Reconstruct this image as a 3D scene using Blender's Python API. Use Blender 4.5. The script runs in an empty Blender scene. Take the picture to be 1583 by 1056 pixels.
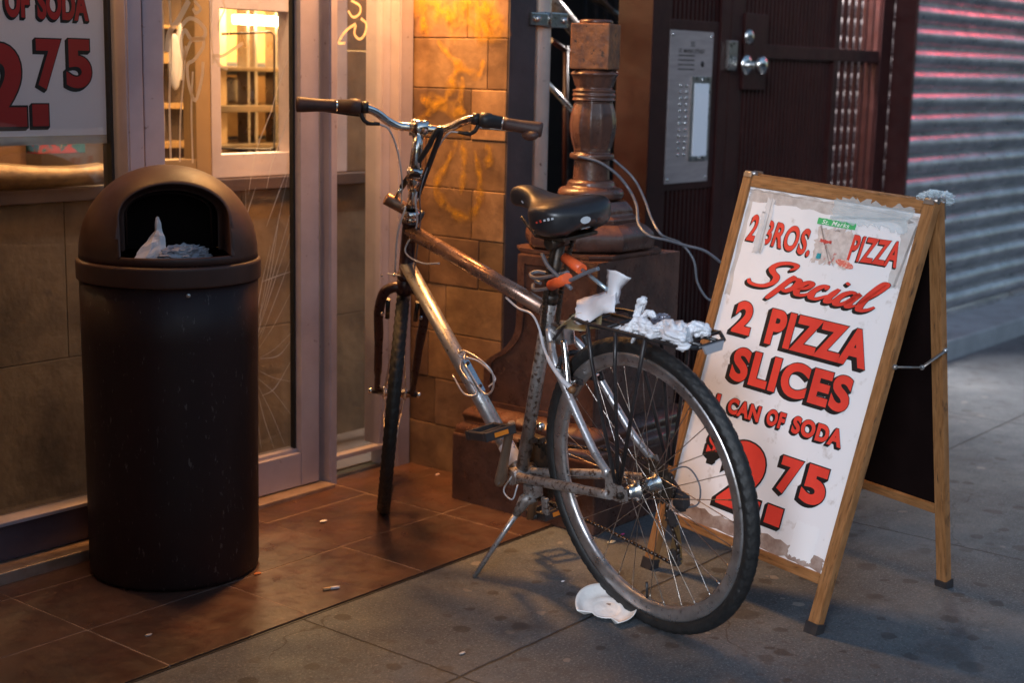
import bpy, bmesh, math, random
from mathutils import Vector, Matrix, noise
random.seed(7)
S = bpy.context.scene
C = S.collection
PI = math.pi
rad = math.radians

# ---------------------------------------------------------------- camera
F_PX, YAW, PITCH, ROLL, CAM_H = 2250.0, .6746, .1837, -.0233, 1.2471
CXP, CYP = 791.5, 528.0
fwd = Vector((math.cos(YAW)*math.cos(PITCH), math.sin(YAW)*math.cos(PITCH), -math.sin(PITCH)))
rgt = Vector((math.sin(YAW), -math.cos(YAW), 0))
dwn = fwd.cross(rgt)
c_, s_ = math.cos(ROLL), math.sin(ROLL)
rgt, dwn = c_*rgt + s_*dwn, -s_*rgt + c_*dwn
EYE = Vector((0, 0, CAM_H))
cd = bpy.data.cameras.new('camera')
cam = bpy.data.objects.new('camera', cd); C.objects.link(cam); S.camera = cam
m3 = Matrix((rgt, -dwn, -fwd)).transposed()
cam.matrix_world = Matrix.Translation(EYE) @ m3.to_4x4()
cd.sensor_width = 36; cd.lens = F_PX/1583*36; cd.clip_start = .05; cd.clip_end = 3000
cd.dof.use_dof = True; cd.dof.focus_distance = 3.42; cd.dof.aperture_fstop = 3.0
cd.dof.aperture_blades = 0

# ---------------------------------------------------------------- world, sun, exposure
w = bpy.data.worlds.new('World'); S.world = w; w.use_nodes = True
nt = w.node_tree; bg = nt.nodes['Background']
sky = nt.nodes.new('ShaderNodeTexSky'); sky.sky_type = 'NISHITA'; sky.sun_disc = False
sky.sun_elevation = rad(11); sky.sun_rotation = rad(200)
sky.air_density = 1.2; sky.dust_density = .6; sky.ozone_density = 2.6
nt.links.new(sky.outputs[0], bg.inputs[0]); bg.inputs[1].default_value = .11
sd = bpy.data.lights.new('sun', 'SUN'); sd.energy = 1.2; sd.angle = rad(18); sd.color = (.80, .87, 1)
sun = bpy.data.objects.new('sun', sd); C.objects.link(sun)
sdir = Vector((-.90, -.34, .33)).normalized()          # soft dusk light from the open street
sun.rotation_euler = sdir.to_track_quat('Z', 'Y').to_euler()
S.view_settings.view_transform = 'Standard'; S.view_settings.look = 'None'
S.view_settings.exposure = 1.0; S.view_settings.gamma = 1
S.render.resolution_x = 1024; S.render.resolution_y = 684
S.render.engine = 'CYCLES'

# ---------------------------------------------------------------- helpers
def on_plane(px, P0, n):
    """where the sight line through a photo pixel meets a real plane of the place"""
    d = fwd + rgt*((px[0]-CXP)/F_PX) + dwn*((px[1]-CYP)/F_PX)
    P0 = Vector(P0); n = Vector(n)
    return EYE + d*((P0-EYE).dot(n)/d.dot(n))
def wy(px, py, y): return on_plane((px, py), (0, y, 0), (0, 1, 0))
def wx(px, py, x): return on_plane((px, py), (x, 0, 0), (1, 0, 0))
def gz(px, py, z=0): return on_plane((px, py), (0, 0, z), (0, 0, 1))

def tag(o, label=None, cat=None, group=None, kind=None):
    if label: o['label'] = label
    if cat: o['category'] = cat
    if group: o['group'] = group
    if kind: o['kind'] = kind
    return o
def thing(name, loc, label, cat, group=None, M=None):
    o = bpy.data.objects.new(name, None); C.objects.link(o)
    o.empty_display_size = .1
    o.matrix_world = M if M is not None else Matrix.Translation(Vector(loc))
    return tag(o, label, cat, group)

class MB:
    """collects shapes, then builds one mesh object"""
    def __init__(self, T=None): self.bm = bmesh.new(); self.T = T or Matrix.Identity(4)
    def v(self, p): return self.bm.verts.new(self.T @ Vector(p))
    def box(self, a, b, bev=0, R=None):
        a = Vector(a); b = Vector(b); c = (a+b)/2; s = b-a
        M = Matrix.Translation(c) @ (R.to_4x4() if R else Matrix.Identity(4)) @ Matrix.Diagonal((abs(s.x), abs(s.y), abs(s.z), 1))
        r = bmesh.ops.create_cube(self.bm, size=1, matrix=self.T @ M)
        if bev > 0:
            vs = set(r['verts']); es = [e for e in self.bm.edges if e.verts[0] in vs and e.verts[1] in vs]
            bmesh.ops.bevel(self.bm, geom=es, offset=bev, segments=2, affect='EDGES', profile=.6)
        return self
    def tube(self, pts, r, seg=12, closed=False, cap=True, flat=None):
        pts = [Vector(p) for p in pts]; n = len(pts)
        rs = r if isinstance(r, (list, tuple)) else [r]*n
        rings = []; prev = None
        for i, p in enumerate(pts):
            if closed: t = pts[(i+1) % n]-pts[i-1]
            else: t = pts[min(i+1, n-1)]-pts[max(i-1, 0)]
            t.normalize()
            if prev is None:
                u = t.orthogonal().normalized() if abs(t.z) > .95 else Vector((0, 0, 1)).cross(t).normalized()
            else:
                u = prev-t*prev.dot(t)
                u = u.normalized() if u.length > 1e-6 else t.orthogonal().normalized()
            prev = u; w_ = t.cross(u)
            fl = flat or 1
            rings.append([self.v(p+u*math.cos(a)*rs[i]+w_*math.sin(a)*rs[i]*fl) for a in [2*PI*k/seg for k in range(seg)]])
        for i in range(n if closed else n-1):
            A = rings[i]; B = rings[(i+1) % n]
            for k in range(seg):
                f = self.bm.faces.new((A[k], A[(k+1) % seg], B[(k+1) % seg], B[k])); f.smooth = True
        if cap and not closed:
            self.bm.faces.new(rings[0][::-1]); self.bm.faces.new(rings[-1])
        return self
    def lathe(self, prof, origin=(0, 0, 0), axis=(0, 0, 1), seg=48, smooth=True, closed=False, fn=None):
        o = Vector(origin); ax = Vector(axis).normalized()
        u = ax.orthogonal().normalized() if abs(ax.z) < .99 else Vector((1, 0, 0)); w_ = ax.cross(u)
        rings = []
        for (r, z) in prof:
            ring = []
            for k in range(seg):
                a = 2*PI*k/seg; rr = r*(fn(a, z) if fn else 1)
                ring.append(self.v(o+ax*z+(u*math.cos(a)+w_*math.sin(a))*max(rr, 1e-5)))
            rings.append(ring)
        m = len(rings)
        for i in range(m if closed else m-1):
            A = rings[i]; B = rings[(i+1) % m]
            for k in range(seg):
                f = self.bm.faces.new((A[k], A[(k+1) % seg], B[(k+1) % seg], B[k])); f.smooth = smooth
        return self
    def poly(self, pts, smooth=False):
        f = self.bm.faces.new([self.v(p) for p in pts]); f.smooth = smooth; return self
    def prism(self, pts, d):
        """closed outline pts pushed along d"""
        d = Vector(d); a = [self.v(p) for p in pts]; b = [self.v(Vector(p)+d) for p in pts]
        n = len(pts)
        self.bm.faces.new(a); self.bm.faces.new(b[::-1])
        for i in range(n): self.bm.faces.new((a[i], b[i], b[(i+1) % n], a[(i+1) % n]))
        return self
    def grid(self, rows, smooth=True, closed=False):
        R_ = [[self.v(p) for p in r] for r in rows]
        for i in range(len(R_)-1):
            m = len(R_[i]); 
            for k in range(m if closed else m-1):
                f = self.bm.faces.new((R_[i][k], R_[i][(k+1) % m], R_[i+1][(k+1) % m], R_[i+1][k])); f.smooth = smooth
        return self
    def ball(self, c, r, sub=3, scale=(1, 1, 1)):
        M = self.T @ Matrix.Translation(Vector(c)) @ Matrix.Diagonal((*scale, 1))
        rr = bmesh.ops.create_icosphere(self.bm, subdivisions=sub, radius=r, matrix=M)
        for v in rr['verts']:
            for f in v.link_faces: f.smooth = True
        return self
    def build(self, name, mat, parent=None, recalc=True):
        if recalc: bmesh.ops.recalc_face_normals(self.bm, faces=self.bm.faces)
        me = bpy.data.meshes.new(name); self.bm.to_mesh(me); self.bm.free()
        me.materials.append(mat)
        o = bpy.data.objects.new(name, me); C.objects.link(o)
        if parent is not None:
            o.parent = parent
            o.matrix_parent_inverse = Matrix.Identity(4)
            if not parent.get('_loc'): pass
        return o
def put(mb, name, mat, root, world=True):
    """build a part given in world coordinates under a thing"""
    o = mb.build(name, mat, root)
    if world:
        top = root
        while top.parent: top = top.parent
        inv = top.matrix_world.inverted()
        o.data.transform(inv)
    return o
def smooth_path(pts, n=8):
    P = [Vector(p) for p in pts]; out = []
    for i in range(len(P)-1):
        p0 = P[i-1] if i else P[0]*2-P[1]; p1 = P[i]; p2 = P[i+1]; p3 = P[i+2] if i+2 < len(P) else P[-1]*2-P[-2]
        for k in range(n):
            t = k/n
            out.append(.5*((2*p1)+(p2-p0)*t+(2*p0-5*p1+4*p2-p3)*t*t+(3*p1-p0-3*p2+p3)*t**3))
    out.append(P[-1]); return out

# ---------------------------------------------------------------- materials
def mat(name, col, rough=.5, metal=0, col2=None, scale=8, detail=6, lo=.35, hi=.65, bump=0, bscale=60,
        spots=None, spot_scale=30, spot_lo=.6, spot_hi=.7, rvar=0, aniso=0, coat=0, trans=0, alpha=None, stretch=(1, 1, 1), spec=.5, sub=0):
    m = bpy.data.materials.new(name); m.use_nodes = True
    nt = m.node_tree; N = nt.nodes; L = nt.links; b = N['Principled BSDF']
    b.inputs['Roughness'].default_value = rough; b.inputs['Metallic'].default_value = metal
    b.inputs['Base Color'].default_value = (*col, 1); b.inputs['Specular IOR Level'].default_value = spec
    b.inputs['Coat Weight'].default_value = coat; b.inputs['Transmission Weight'].default_value = trans
    if sub: b.inputs['Subsurface Weight'].default_value = sub; b.inputs['Subsurface Radius'].default_value = (.02, .02, .02)
    if alpha is not None: b.inputs['Alpha'].default_value = alpha
    tc = N.new('ShaderNodeTexCoord'); mp = N.new('ShaderNodeMapping'); L.new(tc.outputs['Object'], mp.inputs[0])
    mp.inputs['Scale'].default_value = stretch
    def nz(sc, dt=6, rg=.6):
        n = N.new('ShaderNodeTexNoise'); n.inputs['Scale'].default_value = sc; n.inputs['Detail'].default_value = dt
        n.inputs['Roughness'].default_value = rg; L.new(mp.outputs[0], n.inputs['Vector']); return n.outputs['Fac']
    def ramp(x, a, bb):
        r = N.new('ShaderNodeMapRange'); r.inputs[1].default_value = a; r.inputs[2].default_value = bb
        L.new(x, r.inputs[0]); return r.outputs[0]
    out = None
    if col2:
        mx = N.new('ShaderNodeMix'); mx.data_type = 'RGBA'; L.new(ramp(nz(scale, detail), lo, hi), mx.inputs[0])
        mx.inputs[6].default_value = (*col, 1); mx.inputs[7].default_value = (*col2, 1); out = mx.outputs[2]
    if spots:
        m2 = N.new('ShaderNodeMix'); m2.data_type = 'RGBA'; L.new(ramp(nz(spot_scale, 5), spot_lo, spot_hi), m2.inputs[0])
        if out: L.new(out, m2.inputs[6])
        else: m2.inputs[6].default_value = (*col, 1)
        m2.inputs[7].default_value = (*spots, 1); out = m2.outputs[2]
    if out: L.new(out, b.inputs['Base Color'])
    if rvar:
        r = N.new('ShaderNodeMapRange'); r.inputs[3].default_value = max(rough-rvar, .02); r.inputs[4].default_value = min(rough+rvar, 1)
        r.inputs[1].default_value = .3; r.inputs[2].default_value = .7
        L.new(nz(scale*2.3), r.inputs[0]); L.new(r.outputs[0], b.inputs['Roughness'])
    if bump:
        bp = N.new('ShaderNodeBump'); bp.inputs['Strength'].default_value = 1; bp.inputs['Distance'].default_value = bump
        L.new(nz(bscale, 5), bp.inputs['Height']); L.new(bp.outputs[0], b.inputs['Normal'])
    return m
def glow(name, col, k):
    m = bpy.data.materials.new(name); m.use_nodes = True; b = m.node_tree.nodes['Principled BSDF']
    b.inputs['Base Color'].default_value = (*col, 1); b.inputs['Emission Color'].default_value = (*col, 1)
    b.inputs['Emission Strength'].default_value = k; return m

ALU = mat('anodised aluminium frame', (.50, .45, .51), .45, .15, col2=(.38, .34, .40), scale=5, rvar=.1, bump=.0002, bscale=30, spots=(.25, .2, .2), spot_scale=45, spot_lo=.66, spot_hi=.72)
BLACKGAP = mat('black rubber gasket', (.012, .012, .012), .6)
STEEL = mat('brushed steel', (.62, .60, .58), .32, 1, col2=(.45, .43, .42), scale=14, rvar=.1)
CHROME = mat('worn polished alloy', (.78, .77, .76), .2, 1, col2=(.55, .53, .5), scale=40, rvar=.12, bump=.0002, bscale=120)
SILVER = mat('silver painted frame tube', (.52, .51, .52), .36, .75, col2=(.40, .38, .38), scale=25, rvar=.12, bump=.0003, bscale=160, spots=(.10, .07, .05), spot_scale=120, spot_lo=.6, spot_hi=.68)
DIRTY = mat('grimy silver frame tube', (.34, .32, .31), .45, .5, col2=(.22, .18, .16), scale=30, rvar=.12, bump=.0005, bscale=200, spots=(.08, .045, .03), spot_scale=90, spot_lo=.52, spot_hi=.62)
RUSTY = mat('rusty brown metal', (.16, .09, .05), .6, .5, col2=(.28, .13, .05), scale=60, bump=.0005, bscale=220)
GREASE = mat('greasy black steel', (.025, .022, .02), .42, .5, col2=(.07, .045, .03), scale=80, bump=.0004, bscale=300)
BLKMET = mat('black painted steel', (.018, .016, .018), .35, .2, col2=(.04, .035, .035), scale=40, rvar=.1)
BLKPLA = mat('black plastic', (.022, .020, .022), .42, 0, col2=(.035, .03, .03), scale=60, bump=.0002, bscale=260)
BROWNFORK = mat('dark maroon fork paint', (.055, .022, .022), .33, .2, col2=(.03, .014, .014), scale=30, rvar=.1)
RUBBER = mat('tyre rubber', (.008, .0078, .008), .55, 0, col2=(.017, .016, .016), scale=36, bump=.0008, bscale=260, spots=(.08, .075, .072), spot_scale=150, spot_lo=.68, spot_hi=.72)
GRIP = mat('brown rubber grip', (.085, .042, .034), .55, 0, col2=(.06, .03, .025), scale=40, bump=.0003, bscale=300)
SPOKE = mat('spoke steel', (.60, .56, .52), .3, 1, col2=(.3, .2, .14), scale=30)
RIM = mat('worn alloy rim', (.50, .48, .48), .34, .85, col2=(.30, .27, .26), scale=18, rvar=.12, bump=.0002, bscale=120, spots=(.12, .1, .09), spot_scale=70, spot_lo=.6, spot_hi=.7)
SADDLE = mat('black saddle vinyl', (.016, .015, .017), .36, 0, col2=(.022, .02, .022), scale=30, rvar=.05, bump=.00015, bscale=500)
WHITEPL = mat('white plastic bag', (.80, .80, .82), .35, 0, col2=(.70, .70, .74), scale=30, bump=.0035, bscale=55, sub=.35)
PAPER = mat('white paper', (.78, .77, .80), .75, 0, col2=(.70, .69, .72), scale=16, bump=.0006, bscale=60)
CABLEW = mat('pale brake cable housing', (.55, .55, .58), .35, .1)
ORANGE = mat('orange rubber sleeve', (.85, .13, .035), .4, 0, col2=(.75, .11, .03), scale=30)
ORANGE2 = mat('amber reflector', (.75, .22, .02), .3, 0, coat=.4)
CABLEG = mat('grey braided cable', (.10, .11, .13), .38, .1, col2=(.16, .16, .18), scale=50)
CANPL = mat('brown plastic bin', (.062, .023, .015), .52, 0, col2=(.040, .016, .012), scale=7, rvar=.07, bump=.0002, bscale=240, spots=(.09, .055, .05), spot_scale=60, spot_lo=.72, spot_hi=.78)
CASTIRON = mat('old brown painted cast iron', (.130, .058, .040), .33, .05, col2=(.062, .029, .022), scale=14, rvar=.14, bump=.0025, bscale=34, spots=(.20, .15, .13), spot_scale=70, spot_lo=.66, spot_hi=.74, coat=.15)
GATEP = mat('oxblood painted steel gate', (.036, .0080, .0070), .45, .1, col2=(.024, .0052, .005), scale=9, rvar=.1, bump=.0004, bscale=90, spots=(.16, .10, .10), spot_scale=80, spot_lo=.74, spot_hi=.8, spec=.3)
DARKWALL = mat('dark areaway masonry', (.030, .026, .030), .8, 0, col2=(.018, .016, .020), scale=6, bump=.004, bscale=20)
STONEBLUE = mat('worn stone step', (.10, .10, .115), .7, 0, col2=(.06, .06, .07), scale=8)
INTERIOR = mat('cream painted interior', (.62, .50, .33), .6, 0, col2=(.5, .38, .24), scale=4)
OVEN = mat('stainless oven', (.45, .36, .26), .3, .8, col2=(.3, .23, .16), scale=8)
DARKIN = mat('dark interior', (.06, .04, .03), .7, 0, col2=(.1, .07, .05), scale=5)
LEDGE = mat('dark interior ledge', (.06, .035, .03), .6, 0, col2=(.035, .02, .02), scale=9)
PAINTW = mat('painted white sign panel', (.78, .76, .77), .38, 0, col2=(.70, .68, .69), scale=5, lo=.5, hi=.8, rvar=.1, spots=(.52, .47, .44), spot_scale=22, spot_lo=.60, spot_hi=.74)
DIRTW = mat('scuffed dirty sign margin', (.42, .34, .30), .6, 0, col2=(.22, .14, .11), scale=24, bump=.0005, bscale=80)
TAPE = mat('cloudy packing tape', (.60, .58, .57), .18, 0, col2=(.72, .70, .70), scale=20, bump=.001, bscale=60, coat=.5)
RED = mat('red sign paint', (.76, .062, .040), .4, 0, col2=(.64, .045, .03), scale=10)
REDIN = mat('red vinyl lettering', (.42, .022, .020), .5)
BLK = mat('black sign paint', (.012, .011, .012), .45)
GREEN = mat('green banner paint', (.05, .42, .14), .5)
BLACKBOARD = mat('black sign panel', (.006, .003, .003), .8, 0, col2=(.008, .004, .004), scale=12, spec=.05)
GLASSM = bpy.data.materials.new('window glass'); GLASSM.use_nodes = True
_n = GLASSM.node_tree; _n.nodes.clear()
_o = _n.nodes.new('ShaderNodeOutputMaterial'); _m = _n.nodes.new('ShaderNodeMixShader'); _t = _n.nodes.new('ShaderNodeBsdfTransparent'); _g = _n.nodes.new('ShaderNodeBsdfGlossy')
_l = _n.nodes.new('ShaderNodeLayerWeight'); _l.inputs[0].default_value = .5
_p = _n.nodes.new('ShaderNodeMath'); _p.operation = 'POWER'; _p.inputs[1].default_value = 5
_f = _n.nodes.new('ShaderNodeMath'); _f.operation = 'MULTIPLY_ADD'; _f.inputs[1].default_value = .93; _f.inputs[2].default_value = .045
_n.links.new(_l.outputs['Facing'], _p.inputs[0]); _n.links.new(_p.outputs[0], _f.inputs[0]); _g.inputs['Roughness'].default_value = .02
_t.inputs[0].default_value = (.96, .95, .93, 1)
_n.links.new(_f.outputs[0], _m.inputs[0]); _n.links.new(_t.outputs[0], _m.inputs[1]); _n.links.new(_g.outputs[0], _m.inputs[2]); _n.links.new(_m.outputs[0], _o.inputs[0])

def clear_film(name, col, a):
    m = mat(name, col, .15, 0, bump=.003, bscale=40); m.node_tree.nodes['Principled BSDF'].inputs['Alpha'].default_value = a; return m
FILM = clear_film('clear crumpled plastic', (.65, .75, .80), .42)
ETCH = clear_film('etched graffiti', (.80, .66, .44), .72)
CRACK = clear_film('glass crack', (.85, .82, .76), .55)

def wood_mat():
    m = bpy.data.materials.new('worn varnished wood'); m.use_nodes = True
    nt = m.node_tree; N = nt.nodes; L = nt.links; b = N['Principled BSDF']
    tc = N.new('ShaderNodeTexCoord'); mp = N.new('ShaderNodeMapping'); L.new(tc.outputs['Generated'], mp.inputs[0])
    uv = N.new('ShaderNodeUVMap')
    n1 = N.new('ShaderNodeTexNoise'); n1.inputs['Scale'].default_value = 9; n1.inputs['Detail'].default_value = 8
    mp2 = N.new('ShaderNodeMapping'); mp2.inputs['Scale'].default_value = (1, 9, 1); L.new(uv.outputs[0], mp2.inputs[0]); L.new(mp2.outputs[0], n1.inputs[0])
    r = N.new('ShaderNodeValToRGB'); L.new(n1.outputs['Fac'], r.inputs[0])
    r.color_ramp.elements[0].position = .34; r.color_ramp.elements[0].color = (.20, .085, .028, 1)
    r.color_ramp.elements[1].position = .62; r.color_ramp.elements[1].color = (.31, .145, .055, 1)
    n2 = N.new('ShaderNodeTexNoise'); n2.inputs['Scale'].default_value = 14; n2.inputs['Detail'].default_value = 8; n2.inputs['Roughness'].default_value = .7
    mp3 = N.new('ShaderNodeMapping'); mp3.inputs['Scale'].default_value = (.55, 5, 1); L.new(uv.outputs[0], mp3.inputs[0]); L.new(mp3.outputs[0], n2.inputs[0])
    rr = N.new('ShaderNodeMapRange'); rr.inputs[1].default_value = .55; rr.inputs[2].default_value = .68; L.new(n2.outputs['Fac'], rr.inputs[0])
    mx = N.new('ShaderNodeMix'); mx.data_type = 'RGBA'; L.new(rr.outputs[0], mx.inputs[0]); L.new(r.outputs[0], mx.inputs[6]); mx.inputs[7].default_value = (.035, .018, .012, 1)
    L.new(mx.outputs[2], b.inputs['Base Color']); b.inputs['Roughness'].default_value = .45
    bp = N.new('ShaderNodeBump'); bp.inputs['Distance'].default_value = .0008; L.new(n2.outputs['Fac'], bp.inputs['Height']); L.new(bp.outputs[0], b.inputs['Normal'])
    return m
WOOD = wood_mat()

# ---------------------------------------------------------------- the ground
def concrete():
    m = bpy.data.materials.new('city sidewalk concrete'); m.use_nodes = True
    nt = m.node_tree; N = nt.nodes; L = nt.links; b = N['Principled BSDF']
    tc = N.new('ShaderNodeTexCoord')
    def nz(sc, dt=8, rg=.65):
        n = N.new('ShaderNodeTexNoise'); n.inputs['Scale'].default_value = sc; n.inputs['Detail'].default_value = dt; n.inputs['Roughness'].default_value = rg
        L.new(tc.outputs['Object'], n.inputs[0]); return n.outputs['Fac']
    def mr(x, a, bb, c=0., d=1.):
        r = N.new('ShaderNodeMapRange'); r.inputs[1].default_value = a; r.inputs[2].default_value = bb; r.inputs[3].default_value = c; r.inputs[4].default_value = d
        L.new(x, r.inputs[0]); return r.outputs[0]
    def mix(f, a, bb):
        x = N.new('ShaderNodeMix'); x.data_type = 'RGBA'; L.new(f, x.inputs[0])
        for i, q in ((6, a), (7, bb)):
            if isinstance(q, tuple): x.inputs[i].default_value = (*q, 1)
            else: L.new(q, x.inputs[i])
        return x.outputs[2]
    c = mix(mr(nz(2.2), .36, .66), (.054, .067, .080), (.102, .120, .136))
    c = mix(mr(nz(38, 4), .35, .75, 0, .6), c, (.055, .055, .057))
    c = mix(mr(nz(150, 3, .8), .55, .62, 0, .65), c, (.22, .225, .23))
    c = mix(mr(nz(95, 4, .8), .56, .64, 0, .75), c, (.022, .022, .024))
    vc = N.new('ShaderNodeTexVoronoi'); vc.voronoi_dimensions = '2D'; vc.feature = 'DISTANCE_TO_EDGE'; vc.inputs['Scale'].default_value = 1.1
    wn = N.new('ShaderNodeTexNoise'); wn.inputs['Scale'].default_value = 4; wn.inputs['Detail'].default_value = 8; L.new(tc.outputs['Object'], wn.inputs[0])
    wv = N.new('ShaderNodeVectorMath'); wv.operation = 'MULTIPLY_ADD'; wv.inputs[1].default_value = (.35, .35, 0); L.new(wn.outputs['Color'], wv.inputs[0]); L.new(tc.outputs['Object'], wv.inputs[2]); L.new(wv.outputs[0], vc.inputs['Vector'])
    ck1 = mr(vc.outputs['Distance'], .0012, .0045, .8, 0)
    ckm = N.new('ShaderNodeMath'); ckm.operation = 'MULTIPLY'; L.new(ck1, ckm.inputs[0]); L.new(mr(nz(1.7, 3), .50, .58), ckm.inputs[1])
    c = mix(ckm.outputs[0], c, (.018, .017, .017))
    def gum(scale, rmax, seed, strength, thr):
        v = N.new('ShaderNodeTexVoronoi'); v.voronoi_dimensions = '2D'; v.inputs['Scale'].default_value = scale; v.inputs['Randomness'].default_value = 1
        mp = N.new('ShaderNodeMapping'); mp.inputs['Location'].default_value = (seed, seed*.7, 0); L.new(tc.outputs['Object'], mp.inputs[0])
        fl = N.new('ShaderNodeVectorMath'); fl.operation = 'MULTIPLY'; fl.inputs[1].default_value = (1, 1, 0); L.new(mp.outputs[0], fl.inputs[0])
        nn = N.new('ShaderNodeTexNoise'); nn.inputs['Scale'].default_value = 26; L.new(fl.outputs[0], nn.inputs[0])
        av = N.new('ShaderNodeVectorMath'); av.operation = 'MULTIPLY_ADD'; av.inputs[1].default_value = (.03, .03, 0); L.new(nn.outputs['Color'], av.inputs[0]); L.new(fl.outputs[0], av.inputs[2])
        L.new(av.outputs[0], v.inputs['Vector'])
        sp = N.new('ShaderNodeSeparateColor'); L.new(v.outputs['Color'], sp.inputs[0])
        on = mr(sp.outputs[0], thr, thr+.02, 0, strength)
        rr = mr(sp.outputs[1], 0, 1, rmax*.4, rmax)
        sb = N.new('ShaderNodeMath'); sb.operation = 'SUBTRACT'; L.new(rr, sb.inputs[0]); L.new(v.outputs['Distance'], sb.inputs[1])
        e = mr(sb.outputs[0], 0, rmax*.15)
        mu = N.new('ShaderNodeMath'); mu.operation = 'MULTIPLY'; L.new(on, mu.inputs[0]); L.new(e, mu.inputs[1])
        return mu.outputs[0]
    c = mix(gum(8, .20, 3.1, .8, .62), c, (.028, .027, .028))
    c = mix(gum(15, .24, 8.3, .55, .80), c, (.040, .038, .040))
    c = mix(gum(4.2, .16, 11.3, .7, .66), c, (.034, .033, .034))
    c = mix(gum(6.5, .10, 5.7, .6, .70), c, (.24, .22, .20))
    c = mix(mr(nz(1.1, 12, .75), .50, .66, 0, .5), c, (.14, .145, .15))
    c = mix(mr(nz(5.5, 10, .7), .54, .66, 0, .6), c, (.045, .044, .046))
    # scored joints
    sx = N.new('ShaderNodeSeparateXYZ'); L.new(tc.outputs['Object'], sx.inputs[0])
    def line(out, pos, w):
        s1 = N.new('ShaderNodeMath'); s1.operation = 'SUBTRACT'; L.new(out, s1.inputs[0]); s1.inputs[1].default_value = pos
        n = N.new('ShaderNodeMath'); n.operation = 'MULTIPLY_ADD'; L.new(nz(16, 3), n.inputs[0]); n.inputs[1].default_value = .012; L.new(s1.outputs[0], n.inputs[2])
        a = N.new('ShaderNodeMath'); a.operation = 'ABSOLUTE'; L.new(n.outputs[0], a.inputs[0]); return mr(a.outputs[0], w*.45, w, 1, 0)
    ln = [line(sx.outputs[1], 1.864, .0048), line(sx.outputs[0], 2.184, .0034), line(sx.outputs[0], 3.75, .004), line(sx.outputs[0], 5.3, .004), line(sx.outputs[1], .35, .005)]
    acc = ln[0]
    for q in ln[1:]:
        mxx = N.new('ShaderNodeMath'); mxx.operation = 'MAXIMUM'; L.new(acc, mxx.inputs[0]); L.new(q, mxx.inputs[1]); acc = mxx.outputs[0]
    c = mix(acc, c, (.022, .020, .019))
    L.new(c, b.inputs['Base Color'])
    L.new(mr(nz(9), .3, .7, .52, .82), b.inputs['Roughness'])
    h = N.new('ShaderNodeMath'); h.operation = 'MULTIPLY_ADD'; L.new(acc, h.inputs[0]); h.inputs[1].default_value = -1.6; L.new(nz(140, 6), h.inputs[2])
    bp = N.new('ShaderNodeBump'); bp.inputs['Distance'].default_value = .0022; L.new(h.outputs[0], bp.inputs['Height']); L.new(bp.outputs[0], b.inputs['Normal'])
    return m
m = MB(); m.grid([[(-60+i*10, -60+j*10, 0) for i in range(13)] for j in range(13)], smooth=False)
tag(m.build('sidewalk', concrete()), kind='structure')

TILE = mat('brown slate floor tile', (.096, .044, .030), .40, 0, col2=(.060, .030, .022), scale=7, detail=12, lo=.35, hi=.65, rvar=.14, bump=.0016, bscale=26, spots=(.045, .026, .021), spot_scale=4, spot_lo=.50, spot_hi=.72)
GROUT = mat('pale tile grout', (.40, .28, .21), .8, 0, col2=(.14, .09, .07), scale=14)
TY0, TY1 = 2.341, 3.135
m = MB(); m.box((-1, TY0+.003, -.02), (3.75, TY1, .0040)); tag(m.build('entry_paving_bed', GROUT), kind='structure')
m = MB()
ys = [TY0, 2.634, 2.927, TY1]
xs = [-.955+.3945*k for k in range(13)]
for a, b_ in zip(ys, ys[1:]):
    for x0, x1 in zip(xs, xs[1:]):
        if x0 > 3.7: continue
        dz = random.uniform(0, .0012)
        m.box((x0+.0017, a+.0017, -.01), (min(x1, 3.74)-.0017, b_-.0017, .0044+dz), .0008)
tag(m.build('entry_paving', TILE), kind='structure')
m = MB(); m.box((-1, TY0-.006, -.01), (3.75, TY0-.0005, .0012)); tag(m.build('paving_joint', BLK), kind='structure')
KERB = mat('pale stone sill', (.25, .28, .31), .7, 0, col2=(.18, .20, .22), scale=5, bump=.002, bscale=50, spots=(.12, .12, .12), spot_scale=12, spot_lo=.6, spot_hi=.75)
m = MB(); m.box((5.6, 2.5, -.05), (14, 3.6, .094), .012); tag(m.build('raised_kerb', KERB), kind='structure')

# ---------------------------------------------------------------- shopfront
YF = 3.12
def fx(px): return wy(px, 150, YF).x
shop = thing('shopfront', (2.6, YF, 0), 'lilac aluminium glazed shopfront with recessed door beside the stone pier', 'shopfront')
Z1 = 2.45
def mullion(x0, x1, y0, y1, z0, z1, name='mullion', bev=.002):
    m = MB(); m.box((x0, y0, z0), (x1, y1, z1), bev)
    if name == 'mullion' and x1-x0 > .025:
        for q in (.10, .34, .84): m.box((x0+(x1-x0)*q, y0-.0035, z0+.001), (x0+(x1-x0)*q+.0035, y0+.002, z1-.001)); return put(m, name, ALU, shop)
# window frame left
m = MB(); m.box((1.0, YF-.028, .035), (2.262, YF+.05, .128), .002); put(m, 'bottom_rail', mat('dark aluminium rail', (.11, .085, .11), .45, .2, col2=(.08, .06, .08), scale=9, rvar=.1), shop)  # bottom rail toned darker than the other frame members
m = MB(); m.box((1.0, YF-.045, .128), (2.262, YF+.012, .138), .002); put(m, 'sill_bead', ALU, shop)
mullion(2.262, 2.272, YF-.03, YF+.05, .0345, Z1, 'mullion')
mullion(2.2745, 2.325, YF-.045, YF+.06, .03, Z1, 'mullion')
m = MB(); m.box((1.0, YF-.10, .0), (2.30, YF+.05, .034), .003)
put(m, 'sill', mat('aluminium threshold', (.55, .42, .34), .38, .6, col2=(.4, .28, .2), scale=22, bump=.0006, bscale=60), shop)
m = MB(); m.box((2.2535, YF-.006, .138), (2.2615, YF+.03, Z1)); put(m, 'gasket', BLACKGAP, shop)
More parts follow.
